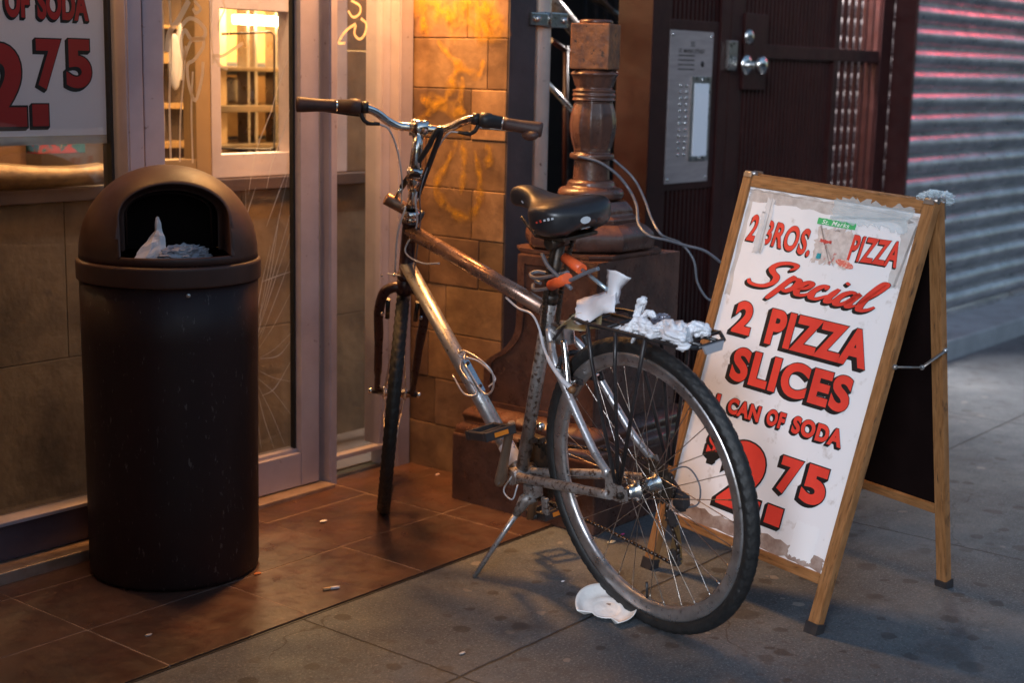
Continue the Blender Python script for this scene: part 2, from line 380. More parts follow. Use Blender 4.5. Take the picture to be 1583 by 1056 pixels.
# door, with stiles
door = put(MB().box((2.3365, YF-.035, .022), (2.398, YF+.012, Z1), .002), 'door', ALU, shop)
put(MB().box((2.874, YF-.035, .022), (2.945, YF+.012, Z1), .002), 'door_stile', ALU, door)
put(MB().box((2.3985, YF-.033, .022), (2.8735, YF+.010, .122), .002), 'door_rail', ALU, door)
put(MB().box((2.3985, YF-.018, .1225), (2.8735, YF+.004, .132), .001), 'glazing_bead', ALU, door)
put(MB().box((2.866, YF-.012, .1325), (2.8735, YF+.004, Z1)), 'gasket', BLACKGAP, door)
put(MB().box((2.3265, YF-.01, .02), (2.3355, YF+.03, Z1)), 'gasket', BLACKGAP, shop)
put(MB().box((2.30, YF-.085, 0), (2.965, YF+.05, .0175), .003), 'threshold', bpy.data.materials['aluminium threshold'], shop)
# right sidelight
mullion(2.9475, 2.967, YF-.02, YF+.05, .0185, Z1)
mullion(2.9685, 2.999, YF-.055, YF+.06, .0, Z1)
mullion(2.9995, 3.262, YF-.035, YF+.05, 0, .062, 'bottom_rail')
put(MB().box((2.9995, YF-.02, .0625), (3.262, YF+.012, .078), .003), 'sill_bead', ALU, shop)
mullion(3.222, 3.2615, YF-.015, YF+.05, .0785, Z1)
mullion(3.2625, 3.3255, YF-.05, YF+.06, 0, Z1)
mullion(.96, 3.3255, YF-.06, YF+.065, Z1+.001, Z1+.12, 'head_rail')
# glass
for nm, x0, x1, z0, par in (('window_pane', 1.0, 2.2625, .136, shop), ('door_pane', 2.398, 2.874, .13, door), ('sidelight_pane', 2.998, 3.223, .074, shop)):
    put(MB().box((x0, YF+.003, z0), (x1, YF+.009, Z1-.001)), nm, GLASSM, par)
# cracks in the door glass, rays from the struck spot
m = MB()
def film_line(pts, w, y=YF+.0015, fix=False):
    P = [wy(a, b_, y) for a, b_ in pts]
    if len(P) > 2: P = smooth_path(P, 5)
    n = len(P)
    L_, R_ = [], []
    for i, p in enumerate(P):
        t = (P[min(i+1, n-1)]-P[max(i-1, 0)]).normalized(); s = Vector((t.z, 0, -t.x))
        ww = w*(1 if fix else 1.4*(1-.7*abs(2*i/(n-1)-1)))
        L_.append(p+s*ww); R_.append(p-s*ww)
    m.grid([L_, R_])
hit = (384, 566)
for q in ((446, 268), (449, 330), (449, 400), (448, 455), (450, 515), (449, 590), (449, 640), (440, 688), (424, 694), (404, 694), (404, 470), (418, 380), (432, 330), (449, 360), (380, 292), (410, 500)):
    k = .35 if q[1] > 420 else .5
    a = (hit[0]+(q[0]-hit[0])*.25+random.uniform(-3, 3), hit[1]+(q[1]-hit[1])*.25)
    mid = (a[0]*.5+q[0]*.5+random.uniform(-4, 4), a[1]*.5+q[1]*.5+random.uniform(-6, 6))
    film_line([a, mid, q], .0011*k+.0004)
for pl_ in ([(445, 90), (428, 140), (418, 175), (402, 215), (393, 245), (384, 300)], [(449, 165), (436, 210), (421, 250), (412, 292)], [(449, 250), (430, 300), (412, 350)],
            [(449, 420), (425, 428), (404, 436)], [(449, 528), (430, 550), (402, 555)], [(449, 560), (425, 600), (405, 612)], [(370, 0), (357, 40), (350, 70)], [(404, 0), (392, 40)], [(395, 290), (380, 340), (376, 390)]):
    film_line(pl_, .0013)
put(m, 'crack', CRACK, door)
# etched drips and tag on the door glass
m = MB()
for pl_, w_ in (([(250, 0), (253, 60), (251, 130), (254, 190), (252, 240)], .0022), ([(262, 0), (265, 70), (262, 150), (264, 245)], .0026), ([(287, 70), (284, 120), (279, 180), (278, 250)], .0022), ([(298, 110), (296, 170), (298, 252)], .0022),
              ([(292, 0), (276, 30), (262, 50), (258, 80)], .006), ([(280, 40), (292, 28), (306, 32), (317, 45), (314, 58), (296, 60), (286, 46), (280, 62), (284, 92)], .0042),
              ([(284, 92), (296, 62), (312, 60), (314, 72), (300, 92), (290, 100), (292, 130), (302, 155), (312, 120), (314, 95)], .0036), ([(327, 0), (326, 40), (329, 90), (328, 100)], .002),
              ([(376, 66), (360, 76), (344, 86), (330, 86), (340, 100), (352, 106)], .0036), ([(345, 0), (347, 14), (340, 30), (336, 46)], .0018), ([(300, 0), (310, 12), (303, 20), (298, 12)], .003)):
    film_line(pl_, w_*1.35, fix=True)
put(m, 'graffiti', ETCH, door)
m = MB()
for pl_, w_ in (([(543, 0), (556, 8), (556, 20), (546, 26), (538, 16)], .0035), ([(558, 28), (566, 36), (564, 52), (556, 60), (548, 52), (550, 38)], .004), ([(550, 36), (538, 44), (528, 56), (524, 66), (534, 66)], .004)):
    film_line(pl_, w_, fix=True)
put(m, 'graffiti', ETCH, shop)

# facade above the glazing and the soffit over the entry (out of the picture, they shade it)
FACADE = mat('dark brick facade', (.14, .07, .05), .8, 0, col2=(.09, .045, .035), scale=9, bump=.004, bscale=40)
fac = thing('facade', (2.6, 3.2, 2.6), 'dark brick upper wall above the shop glazing', 'wall')
put(MB().box((-4, YF-.07, 2.575), (3.33, YF+.4, 6)), 'wall', FACADE, fac)
put(MB().box((3.331, 2.71, 2.4), (14, 2.95, 6)), 'wall', FACADE, fac)
put(MB().box((-4, 2.70, 2.3), (3.329, YF-.075, 2.46)), 'soffit', FACADE, fac)

# ---------------------------------------------------------------- interior behind the glass
inn = thing('interior_partition', (2.9, 3.5, 0), 'stone clad half wall with dark ledge inside the shop window', 'partition')
YP = 3.5
STONEIN = mat('tan stone cladding', (.23, .16, .095), .5, 0, col2=(.085, .058, .036), scale=4.5, detail=9, bump=.002, bscale=30, spots=(.10, .07, .05), spot_scale=14, spot_lo=.6, spot_hi=.75)
m = MB()
for k in range(2):
    z0 = -.02+.441*k
    for j in range(6):
        x0 = .15+.64*j+(.30 if k % 2 else 0)
        if x0 < 3.85: m.box((x0+.001, YP, z0+.001), (min(x0+.639, 3.9), YP+.08, z0+.440), .0015)
put(m, 'stone_cladding', STONEIN, inn)
put(MB().box((.4, YP-.025, .864), (3.9, YP+.1, .902), .003), 'ledge', LEDGE, inn)
# upright stone beside the sidelight
m = MB()
for k in range(5): m.box((3.475, YP+.012, .904+.2*k), (3.9, YP+.09, 1.102+.2*k), .0015)
put(m, 'stone_cladding', STONEIN, inn)
# inner white frames
def inner_frame(x0, x1, z0, z1, wl, wr, wb, label_):
    put(MB().box((x0, YP+.005, z0), (x0+wl, YP+.06, 2.3), .002), 'window_frame', ALU, inn)
    put(MB().box((x1-wr, YP+.005, z0), (x1, YP+.06, 2.3), .002), 'window_frame', ALU, inn)
    put(MB().box((x0+wl+.0005, YP+.007, z0), (x1-wr-.0005, YP+.058, z0+wb), .002), 'window_frame', ALU, inn)
    put(MB().box((x0+wl+.0005, YP+.007, z1), (x1-wr-.0005, YP+.058, z1+.2), .002), 'window_frame', ALU, inn)
inner_frame(2.90, 3.40, .904, 1.415, .038, .18, .072, '')
put(MB().box((3.4005, YP+.004, .904), (3.474, YP+.07, 2.3), .002), 'window_frame', ALU, inn)
put(MB().box((3.23, YP+.02, .977), (3.39, YP+.03, 1.414)), 'pane', INTERIOR, inn)
# olive post and its opening left of it
OLIVE = mat('varnished interior post', (.34, .23, .11), .45, 0, col2=(.26, .17, .08), scale=4)
put(MB().box((2.842, YP+.006, .904), (2.899, YP+.065, 2.3), .002), 'post', OLIVE, inn)
put(MB().box((2.62, YP+.007, .904), (2.8415, YP+.06, .965), .002), 'sill', OLIVE, inn)
# the room: floor, back, ceiling
room = MB(); room.box((.2, 5.6, -.05), (5.2, 5.7, 2.5)); room.box((.1, 3.2, -.05), (.2, 5.6, 2.5)); room.box((4.2, 3.62, -.05), (4.3, 5.6, 2.5))
tag(room.build('interior_wall', INTERIOR), kind='structure')
m = MB(); m.box((.2, 3.2, 2.451), (4.2, 5.6, 2.55)); tag(m.build('interior_ceiling', INTERIOR), kind='structure')
m = MB(); m.box((.2, 3.175, -.03), (4.2, 5.6, .004)); tag(m.build('interior_floor', DARKIN), kind='structure')

# lit steel rack cabinet seen through the inner window
rk = thing('kitchen_rack', (3.75, 4.15, 0), 'brightly lit steel kitchen rack with shelves behind the inner window', 'rack')
YR = 4.2
put(MB().box((3.42, YR+.34, .6), (4.1, YR+.36, 1.9)), 'back_panel', mat('warm steel back', (.62, .42, .2), .4, .3, col2=(.4, .24, .1), scale=6), rk)
for z0, z1 in ((.86, .90), (1.075, 1.10), (1.225, 1.24), (.94, .958)):
    put(MB().box((3.44, YR, z0), (4.08, YR+.32, z1), .003), 'shelf', OVEN, rk)
for x0, x1 in ((3.53, 3.60), (3.70, 3.712), (3.735, 3.75), (3.84, 3.85)):
    put(MB().box((x0, YR+.06, .7), (x1, YR+.12, 1.9), .003), 'upright', mat('cream upright', (.7, .52, .3), .4) if x0 == 3.53 else STEEL, rk)
m = MB(); m.tube([wy(343, 52, 3.62), wy(418, 49, 3.62), wy(424, 54, 3.62), wy(424, 226, 3.62), wy(418, 231, 3.62), wy(343, 229, 3.62)], .0035, 8)
put(m, 'wire_frame', BLKMET, rk)
put(MB().box((3.66, YR+.15, 1.105), (3.78, YR+.25, 1.20), .01), 'toaster', STEEL, rk)
for q in (392, 414, 430): put(MB().ball(wy(q, 38, YR+.2), .014, 2), 'bulb', glow('warm indicator bulb', (1, .5, .1), 2.5), rk)
# fluorescent strip inside
fl = thing('strip_light', (3.8, 4.1, 1.42), 'glowing white strip light above the kitchen rack', 'light')
put(MB().box((3.60, YR-.03, 1.395), (4.06, YR+.03, 1.428), .006), 'tube', glow('fluorescent tube', (1, .78, .42), 9), fl)
ld = bpy.data.lights.new('strip_lamp', 'AREA'); ld.energy = 42; ld.color = (1, .68, .34); ld.shape = 'RECTANGLE'; ld.size = .7; ld.size_y = .1
lo = bpy.data.objects.new('strip_lamp', ld); C.objects.link(lo); lo.location = Vector((3.78, 4.12, 1.9)); lo.parent = fl; lo.location -= fl.location

# dark oven with trays behind left opening
ov = thing('deck_oven', (3.1, 4.1, 0), 'dark deck oven with bright chrome edges seen through the left of the door glass', 'oven')
put(MB().box((2.7, 4.1, .4), (3.4, 4.6, 2.0)), 'body', DARKIN, ov)
for py, h in ((42, .006), (90, .018), (163, .010), (222, .012), (246, .006)):
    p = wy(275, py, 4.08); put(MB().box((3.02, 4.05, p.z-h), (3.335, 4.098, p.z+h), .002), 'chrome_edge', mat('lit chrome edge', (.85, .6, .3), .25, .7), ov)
for q in ((270, 75), (281, 60)): 
    put(MB().ball(wy(q[0], q[1]+20, 4.05), .05, 3, (.5, .4, 1.9)), 'apron', PAPER, ov)
put(MB().ball(wy(300, 171, 4.04), .03, 3, (1.4, .6, .6)), 'dough', PAPER, ov)

# trays and box on counter behind the left window
ct = thing('counter_tray', (2.1, 3.6, .9), 'long brass coloured food tray on the counter in the left window', 'tray')
m = MB(); rows = []
for i in range(25):
    x = 1.2+i*.055; sag = .012*math.sin(i*.5)
    rows.append([(x, YP-.01, .905), (x, YP-.035, .93+sag*.3), (x, YP-.02, .965+sag), (x, YP+.05, .97+sag), (x, YP+.07, .93)])
m.grid(rows); put(m, 'rim', mat('brassy tray steel', (.26, .16, .07), .5, .5, col2=(.15, .09, .04), scale=20, bump=.002, bscale=40), ct)
bx = thing('printed_carton', (2.35, 3.75, .95), 'small carton printed blue and red on the counter in the left window', 'carton')
put(MB().box((2.44, 3.72, .98), (2.60, 3.86, 1.10), .003), 'box', mat('blue and red carton print', (.02, .18, .24), .6, 0, col2=(.5, .06, .05), scale=16, lo=.48, hi=.54, spots=(.6, .45, .3), spot_scale=28, spot_lo=.6, spot_hi=.63), bx)
put(MB().box((1.7, 3.75, .94), (2.42, 3.95, 1.13), .003), 'box', mat('brown cardboard', (.30, .16, .07), .8), bx)

# interior practical lamps
for nm, loc, e in (('pendant_lamp', (3.02, 3.31, 2.02), 22), ('pendant_lamp', (1.9, 4.3, 2.2), 22), ('pendant_lamp', (3.12, 3.8, 2.2), 14)):
    t = thing(nm, loc, {0: 'warm ceiling lamp inside just behind the shop door', 1: 'warm ceiling lamp deep inside the left of the shop', 2: 'warm ceiling lamp inside over the kitchen window'}[(3.02, 1.9, 3.12).index(loc[0])], 'lamp', 'ceiling lamps inside the shop')
    put(MB().lathe([(.001, .12), (.05, .11), (.09, .03), (.088, .028), (.045, .10), (.001, .11)], loc, seg=24), 'lamp_shade', BLKMET, t)
    put(MB().ball((loc[0], loc[1], loc[2]+.05), .03, 2), 'bulb', glow('warm bulb', (1, .7, .35), 20), t)
    put(MB().tube([(loc[0], loc[1], loc[2]+.11), (loc[0], loc[1], 2.452)], .004, 6), 'cord', BLK, t)
    l = bpy.data.lights.new('lamp_glow', 'POINT'); l.energy = e; l.color = (1, .62, .28); l.shadow_soft_size = .05
    lo = bpy.data.objects.new('lamp_glow', l); C.objects.link(lo); lo.parent = t; lo.location = (0, 0, -.03)

# ---------------------------------------------------------------- soffit downlights over the entry (they light the pier, bin and floor)
for i, (loc, e) in enumerate((((3.14, 2.98, 1.96), 96), ((2.02, 3.00, 2.12), 16))):
    t = thing('downlight', loc, ('warm downlight under the soffit close to the stone pier', 'warm downlight under the soffit above the brown bin')[i], 'lamp', 'downlights under the soffit')
    put(MB().lathe([(.001, .20), (.03, .20), (.05, .12), (.055, .03), (.052, .03), (.046, .12), (.001, .16)], loc, seg=24), 'housing', BLKMET, t)
    put(MB().tube([(loc[0], loc[1], loc[2]+.2), (loc[0], loc[1], 2.3)], .008, 8), 'stem', BLKMET, t)
    put(MB().ball((loc[0], loc[1], loc[2]+.045), .028, 2), 'bulb', glow('warm bulb', (1, .7, .35), 20), t)
    l = bpy.data.lights.new('downlight_glow', 'SPOT'); l.energy = e; l.color = (1, .45, .13); l.spot_size = rad(112); l.spot_blend = .9; l.shadow_soft_size = .13
    lo = bpy.data.objects.new('downlight_glow', l); C.objects.link(lo); lo.parent = t; lo.location = (0, 0, -.01)

# red neon further along the street, its light catches the shutter
ne = thing('neon_sign', (9.2, 2.2, 2.6), 'red neon tube sign hung past the shutter, outside the picture', 'neon sign')
put(MB().box((9.1, 2.25, 2.2), (9.3, 2.75, 3.0), .01), 'box', BLKMET, ne)
put(MB().tube([(9.09, 2.3, 2.3), (9.09, 2.7, 2.3), (9.09, 2.7, 2.9), (9.09, 2.3, 2.9), (9.09, 2.3, 2.3)], .012, 8), 'neon_tube', glow('red neon', (1, .05, .06), 12), ne)
l = bpy.data.lights.new('neon_glow', 'SPOT'); l.energy = 12; l.color = (1, .10, .11); l.spot_size = rad(46); l.spot_blend = 1; l.shadow_soft_size = .25
lo = bpy.data.objects.new('neon_glow', l); C.objects.link(lo)
lo.matrix_world = Matrix.Translation((9.0, 2.2, 2.35)) @ Vector((1.75, -.60, .95)).to_track_quat('Z', 'Y').to_matrix().to_4x4()
lo.parent = ne; lo.matrix_parent_inverse = ne.matrix_world.inverted()

# ---------------------------------------------------------------- stone pier
XP, YC, XR = 3.33, 2.705, 3.455
def pier_mat():
    m = mat('tan pier stone', (.31, .185, .105), .62, 0, col2=(.13, .072, .042), scale=7, detail=10, rvar=.08, bump=.0022, bscale=24, spots=(.16, .085, .05), spot_scale=11, spot_lo=.57, spot_hi=.72)
    nt = m.node_tree; N = nt.nodes; b = N['Principled BSDF']; at = N.new('ShaderNodeAttribute'); at.attribute_name = 'block'
    mx = N.new('ShaderNodeMix'); mx.data_type = 'RGBA'; mx.blend_type = 'MULTIPLY'; mx.inputs[0].default_value = 1
    src = b.inputs['Base Color'].links[0].from_socket
    nt.links.new(src, mx.inputs[6]); nt.links.new(at.outputs['Color'], mx.inputs[7]); nt.links.new(mx.outputs[2], b.inputs['Base Color'])
    return m
PIERM = pier_mat()
pier = thing('stone_pier', (3.39, 2.9, 0), 'tan stone block pier with yellow spray paint beside the shop glass', 'pier')
m = MB(); cols = []
Hc = .149
joints = {9: [2.86], 8: [2.78], 7: [2.84], 6: [3.02], 5: [2.83], 4: [2.80, 3.0], 3: [2.93], 2: [3.0], 1: [2.97], 0: [2.87]}
for k in range(17):
    z0, z1 = k*Hc, (k+1)*Hc
    js = joints.get(k, [random.uniform(2.8, 3.0)])
    ed = [YC]+sorted(js)+[3.135]
    for a, b_ in zip(ed, ed[1:]):
        n0 = len(m.bm.faces)
        off = random.uniform(0, .0025)
        m.box((XP+off, a+.0012, z0+.0012), (XR, b_-.0012, z1-.0012), .0025)
        c = random.uniform(.5, 1.25); cols += [(c, c*random.uniform(.92, 1.04), c*random.uniform(.85, 1.05))]*(len(m.bm.faces)-n0)
o = put(m, 'stone_blocks', PIERM, pier)
ca = o.data.color_attributes.new('block', 'FLOAT_COLOR', 'CORNER')
for p in o.data.polygons:
    for li in p.loop_indices: ca.data[li].color = (*cols[p.index], 1)
put(MB().box((XP+.004, YC-.004, 0), (XR, YC-.0002, 17*Hc)), 'front_facing', mat('dark grey stone face', (.085, .066, .070), .75, 0, col2=(.05, .038, .042), scale=7, detail=10, bump=.002, bscale=30), pier)  # street-side slab, darker than the other pier stone
put(MB().box((XP+.006, YC+.006, 0), (XR-.006, 3.134, 17*Hc)), 'mortar', mat('dark mortar', (.06, .04, .03), .9), pier)
def spray(name, col, thr):
    m = bpy.data.materials.new(name); m.use_nodes = True
    nt = m.node_tree; N = nt.nodes; L = nt.links; b = N['Principled BSDF']
    b.inputs['Base Color'].default_value = (*col, 1); b.inputs['Roughness'].default_value = .45
    uv = N.new('ShaderNodeUVMap'); sx = N.new('ShaderNodeSeparateXYZ'); L.new(uv.outputs[0], sx.inputs[0])
    tc = N.new('ShaderNodeTexCoord'); n = N.new('ShaderNodeTexNoise'); n.inputs['Scale'].default_value = 34; n.inputs['Detail'].default_value = 7; n.inputs['Roughness'].default_value = .75
    L.new(tc.outputs['Object'], n.inputs[0])
    a = N.new('ShaderNodeMath'); a.operation = 'SUBTRACT'; L.new(sx.outputs[0], a.inputs[0]); a.inputs[1].default_value = .5
    a2 = N.new('ShaderNodeMath'); a2.operation = 'ABSOLUTE'; L.new(a.outputs[0], a2.inputs[0])
    r = N.new('ShaderNodeMapRange'); L.new(a2.outputs[0], r.inputs[0]); r.inputs[1].default_value = .5; r.inputs[2].default_value = .1; 
    ad = N.new('ShaderNodeMath'); ad.operation = 'MULTIPLY'; L.new(r.outputs[0], ad.inputs[0])
    r2 = N.new('ShaderNodeMapRange'); L.new(n.outputs['Fac'], r2.inputs[0]); r2.inputs[1].default_value = .36; r2.inputs[2].default_value = .62
    L.new(r2.outputs[0], ad.inputs[1])
    mu = N.new('ShaderNodeMath'); mu.operation = 'MULTIPLY'; L.new(ad.outputs[0], mu.inputs[0]); mu.inputs[1].default_value = thr; mu.use_clamp = True
    L.new(mu.outputs[0], b.inputs['Alpha']); return m
YEL = spray('yellow spray paint', (.62, .32, .012), .6)
def ribbon(P, w, name, material, parent, side):
    """flat stroke lying on a surface; u runs across it"""
    P = smooth_path(P, 6); n = len(P); bm = bmesh.new(); uvl = bm.loops.layers.uv.new('UVMap')
    A, B = [], []
    for i, p in enumerate(P):
        t = (P[min(i+1, n-1)]-P[max(i-1, 0)]).normalized(); s = t.cross(side).normalized()
        ww = w*1.5*min(1, .45+2.5*min(i, n-1-i)/n)*(1+.30*math.sin(i*.9))
        A.append(bm.verts.new(p+s*ww)); B.append(bm.verts.new(p-s*ww))
    for i in range(n-1):
        f = bm.faces.new((A[i], B[i], B[i+1], A[i+1]))
        for lp, u in zip(f.loops, (0, 1, 1, 0)): lp[uvl].uv = (u, i/n)
    me = bpy.data.meshes.new(name); bm.to_mesh(me); bm.free(); me.materials.append(material)
    o = bpy.data.objects.new(name, me); C.objects.link(o); o.parent = parent
    me.transform(parent.matrix_world.inverted()); return o
gi = 0
for pts, w_ in (([(706, 218), (690, 255), (673, 290), (690, 318), (715, 336), (732, 330), (741, 305), (741, 270), (734, 232)], .013), ([(716, 214), (717, 260), (712, 300)], .011), ([(752, 222), (757, 240), (751, 262)], .012),
              ([(712, 92), (702, 118), (690, 150), (672, 165), (640, 195)], .016), ([(715, 118), (712, 150), (706, 190), (716, 210)], .012), ([(676, 62), (700, 92), (722, 108), (740, 114), (748, 92)], .012),
              ([(652, 0), (655, 30), (658, 58)], .020), ([(690, 20), (730, 30), (765, 10)], .05), ([(735, 40), (760, 48), (775, 20)], .035), ([(700, 8), (740, 4), (770, 40)], .03), ([(650, 150), (690, 165), (720, 175)], .02), ([(622, 10), (660, 4), (700, 30)], .03)):
    o = ribbon([wx(a, b_, XP-.0012-.0003*gi) for a, b_ in pts], w_, 'graffiti', YEL, pier, Vector((1, 0, 0))); gi += 1

# unseen added bay, left of the picture: it shades the entry from the light down the street
blocker = thing('added_blocker', (.7, 2.4, 0), 'dark brick bay added to shade the entry, left of the shop window, outside the picture', 'wall')
put(MB().box((.3, 1.50, 0), (.90, YF-.08, 4.5)), 'wall', FACADE, blocker)

# the far side of the street, behind the camera: it cuts off the low sky and shows as dark reflections
opp = thing('street_building', (20, -15, 0), 'long dark brick building across the street, behind the viewer', 'building')
put(MB().box((-14, -24, 0), (60, -15, 6.5)), 'wall', mat('sooty brick', (.10, .06, .05), .85, 0, col2=(.06, .04, .035), scale=2), opp)
m = MB()
for i in range(24):
    for j in range(2): m.box((-12.5+3*i, -15.01, 1.2+3.6*j), (-11.1+3*i, -14.97, 3.4+3.6*j))
put(m, 'window_glass', mat('dusk window glass', (.02, .025, .03), .08, 0, spec=.6), opp)

# pipe with clamp
PIPEM = mat('painted steel pipe', (.72, .60, .54), .34, .2, col2=(.56, .46, .42), scale=8, rvar=.1, spots=(.2, .12, .08), spot_scale=40, spot_lo=.66, spot_hi=.72)
pc = Vector((3.52, 2.74))
pipe = thing('conduit_pipe', (pc.x, pc.y, 0), 'vertical pale steel pipe clamped beside the stone pier', 'pipe')
put(MB().tube([(pc.x, pc.y, 0), (pc.x, pc.y, 3)], .037, 28), 'pipe', PIPEM, pipe)
zc = wy(830, 30, pc.y).z
m = MB(); m.lathe([(.039, -.022), (.044, -.022), (.044, .022), (.039, .022)], (pc.x, pc.y, zc), seg=28, closed=True)
d_ = Vector((rgt.x, rgt.y, 0)).normalized()
m.box(Vector((pc.x-.006, pc.y-.052, zc-.022)), Vector((pc.x+.075, pc.y-.044, zc+.022)), .003)
m.box(Vector((pc.x-.10, pc.y-.050, zc-.018)), Vector((pc.x-.02, pc.y-.040, zc+.018)), .003)
put(m, 'clamp', STEEL, pipe)
for dx in (-.075, .055): put(MB().lathe([(.001, .012), (.010, .010), (.011, 0)], (pc.x+dx, pc.y-.05, zc), (0, -1, 0), seg=10), 'bolt', STEEL, pipe)

# ---------------------------------------------------------------- areaway behind the newel: wall, steps, rail
aw = thing('areaway_wall', (4.3, 4.6, 0), 'dark masonry wall with stone courses behind the newel post', 'wall')
put(MB().box((3.46, 4.6, -.5), (6.9, 4.7, 3)), 'wall', DARKWALL, aw)
for py in (118, 207, 276):
    z = wy(880, py, 4.5).z; put(MB().box((3.46, 4.48, z-.02), (5.6, 4.6, z+.03), .005), 'stone_course', STONEBLUE, aw)
rl = thing('stair_rail', (3.9, 3.3, 0), 'dark iron stair railing with slanting braces behind the newel post', 'railing')
def bar(p, q, y, r, nm, mt, seg=10):
    put(MB().tube([wy(*p, y), wy(*q, y)], r, seg), nm, mt, rl)
bar((875, 70), (873, 330), 3.3, .010, 'baluster', GATEP)
bar((835, -20), (900, 58), 3.2, .028, 'handrail', DIRTY, 16)
bar((846, 128), (898, 186), 3.1, .0095, 'brace', STEEL, 8)
bar((852, 62), (898, 92), 3.3, .010, 'brace', GATEP)
bar((890, 112), (996, 116), 3.25, .008, 'brace', GATEP)
bar((900, -30), (1000, 70), 3.5, .010, 'brace', BLKMET)
bar((870, -30), (985, 40), 3.6, .010, 'brace', BLKMET)
for k in range(6): bar((905+k*16, -30), (902+k*16, 300), 3.9, .008, 'baluster', BLKMET)

# ---------------------------------------------------------------- cast iron newel post
NX, NY = 3.375, 2.425
nw = thing('newel_post', (NX, NY, 0), 'tall brown cast iron newel post with square head and scrolled pedestal', 'newel post')
def cs(a, ch):   # chamfered square outline
    return [(a-ch, -a), (a, -a+ch), (a, a-ch), (a-ch, a), (-a+ch, a), (-a, a-ch), (-a, -a+ch), (-a+ch, -a)]
def stack(prof, ang=0, ch=.28, smooth=True):
    m = MB(); ca_, sa_ = math.cos(ang), math.sin(ang); rows = []
    for (a, z) in prof:
        rows.append([(NX+x*ca_-y*sa_, NY+x*sa_+y*ca_, z) for x, y in cs(a, a*ch)])
    m.grid(rows, smooth=False, closed=True)
    m.poly(rows[0][::-1]); m.poly(rows[-1])
    return m
def curve(pts, n=6): return [(p.x, p.y) for p in smooth_path([(a, b, 0) for a, b in pts], n)]
# plinth and buttress
m = MB(); m.box((3.125, 2.20, 0), (3.66, 2.715, .205), .006); put(m, 'plinth', CASTIRON, nw)
m = MB()
pr = curve([(0, .2055), (.002, .225), (.018, .240), (.014, .262), (.030, .280), (.045, .285)], 4)
m.grid([[(3.13+d, 2.205+d, z), (3.655-d, 2.205+d, z), (3.655-d, 2.708-d, z), (3.13+d, 2.708-d, z)] for d, z in pr], closed=True)
m.poly([(3.175, 2.25, .2855), (3.61, 2.25, .2855), (3.61, 2.663, .2855), (3.175, 2.663, .2855)]); put(m, 'plinth_moulding', CASTIRON, nw)
side = curve([(2.655, .286), (2.655, .40), (2.64, .425), (2.585, .462), (2.548, .51), (2.540, .57), (2.540, .742)], 6)
out_ = [(2.26, .286)]+side+[(2.26, .742)]
m = MB(); m.prism([(3.20, y, z) for y, z in out_], (.40, 0, 0)); put(m, 'pedestal', CASTIRON, nw)
m = MB(); inner = [(2.285, .30)]+[(y-.024, z if z > .30 else .30) for y, z in side[:-1]]+[(2.516, .715), (2.285, .715)]
oo = [(2.262, .288)]+side[:-1]+[(2.539, .74), (2.262, .74)]
R0 = [(3.192, y, z) for y, z in oo]; R1 = [(3.192, y, z) for y, z in inner[:len(oo)]]
n = min(len(R0), len(R1)); m.grid([[(3.1995, p[1], p[2]) for p in R0[:n]], R0[:n], R1[:n], [(3.1995, p[1], p[2]) for p in R1[:n]]], smooth=False, closed=True)
put(m, 'raised_border', CASTIRON, nw)
m = stack([(.163, .742), (.168, .750), (.168, .757)], 0); put(m, 'fillet', CASTIRON, nw)
cush = curve([(.150, .7575), (.166, .765), (.172, .785), (.168, .808), (.150, .826), (.132, .836)], 5)
put(stack(cush, 0, .55), 'cushion_moulding', CASTIRON, nw)
tier = curve([(.126, .8365), (.128, .848), (.112, .856), (.108, .872), (.098, .885), (.092, .892)], 4)
put(stack(tier, 0, .5), 'base_moulding', CASTIRON, nw)
ring = curve([(.074, .8925), (.090, .900), (.094, .914), (.086, .926), (.070, .932), (.066, .944), (.056, .950)], 4)
m = MB(); m.lathe(ring, (NX, NY, 0), seg=40); put(m, 'base_moulding', CASTIRON, nw)
urn = curve([(.052, .9505), (.050, 1.000), (.052, 1.006), (.062, 1.010), (.062, 1.022), (.052, 1.026), (.052, 1.034), (.060, 1.060), (.066, 1.095), (.064, 1.130), (.056, 1.160), (.053, 1.170)], 6)
def flute(a, z): return 1-(.055*abs(math.sin(a*6))**.6 if 1.035 < z < 1.165 else 0)
m = MB(); m.lathe(urn, (NX, NY, 0), seg=96, fn=flute); put(m, 'shaft', CASTIRON, nw)
cap = curve([(.053, 1.1705), (.061, 1.172), (.058, 1.180), (.061, 1.186), (.058, 1.193), (.061, 1.200), (.052, 1.204), (.052, 1.212), (.058, 1.235), (.064, 1.246), (.050, 1.256)], 4)
m = MB(); m.lathe(cap, (NX, NY, 0), seg=64, fn=lambda a, z: 1+(.06*abs(math.cos(a*4)) if z > 1.21 else 0)); put(m, 'capital', CASTIRON, nw)
m = MB(); Rz = Matrix.Rotation(rad(-19), 3, 'Z'); m.box((NX-.069, NY-.052, 1.258), (NX+.069, NY+.052, 1.383), .004, Rz)
Rz2 = Matrix.Rotation(rad(15), 3, 'Z')
m = MB(); m.box((NX-.056, NY-.056, 1.258), (NX+.056, NY+.056, 1.383), .004, Matrix.Rotation(rad(18), 3, 'Z'))
put(m, 'head_block', mat('crackled brown paint', (.36, .125, .04), .6, 0, col2=(.15, .055, .028), scale=30, rvar=.1, bump=.004, bscale=48, spots=(.05, .03, .02), spot_scale=44, spot_lo=.6, spot_hi=.66), nw)
m = MB(); m.lathe([(.046, 1.3835), (.048, 1.388), (.044, 1.394), (.001, 1.395)], (NX, NY, 0), seg=32); put(m, 'cap_disc', CASTIRON, nw)

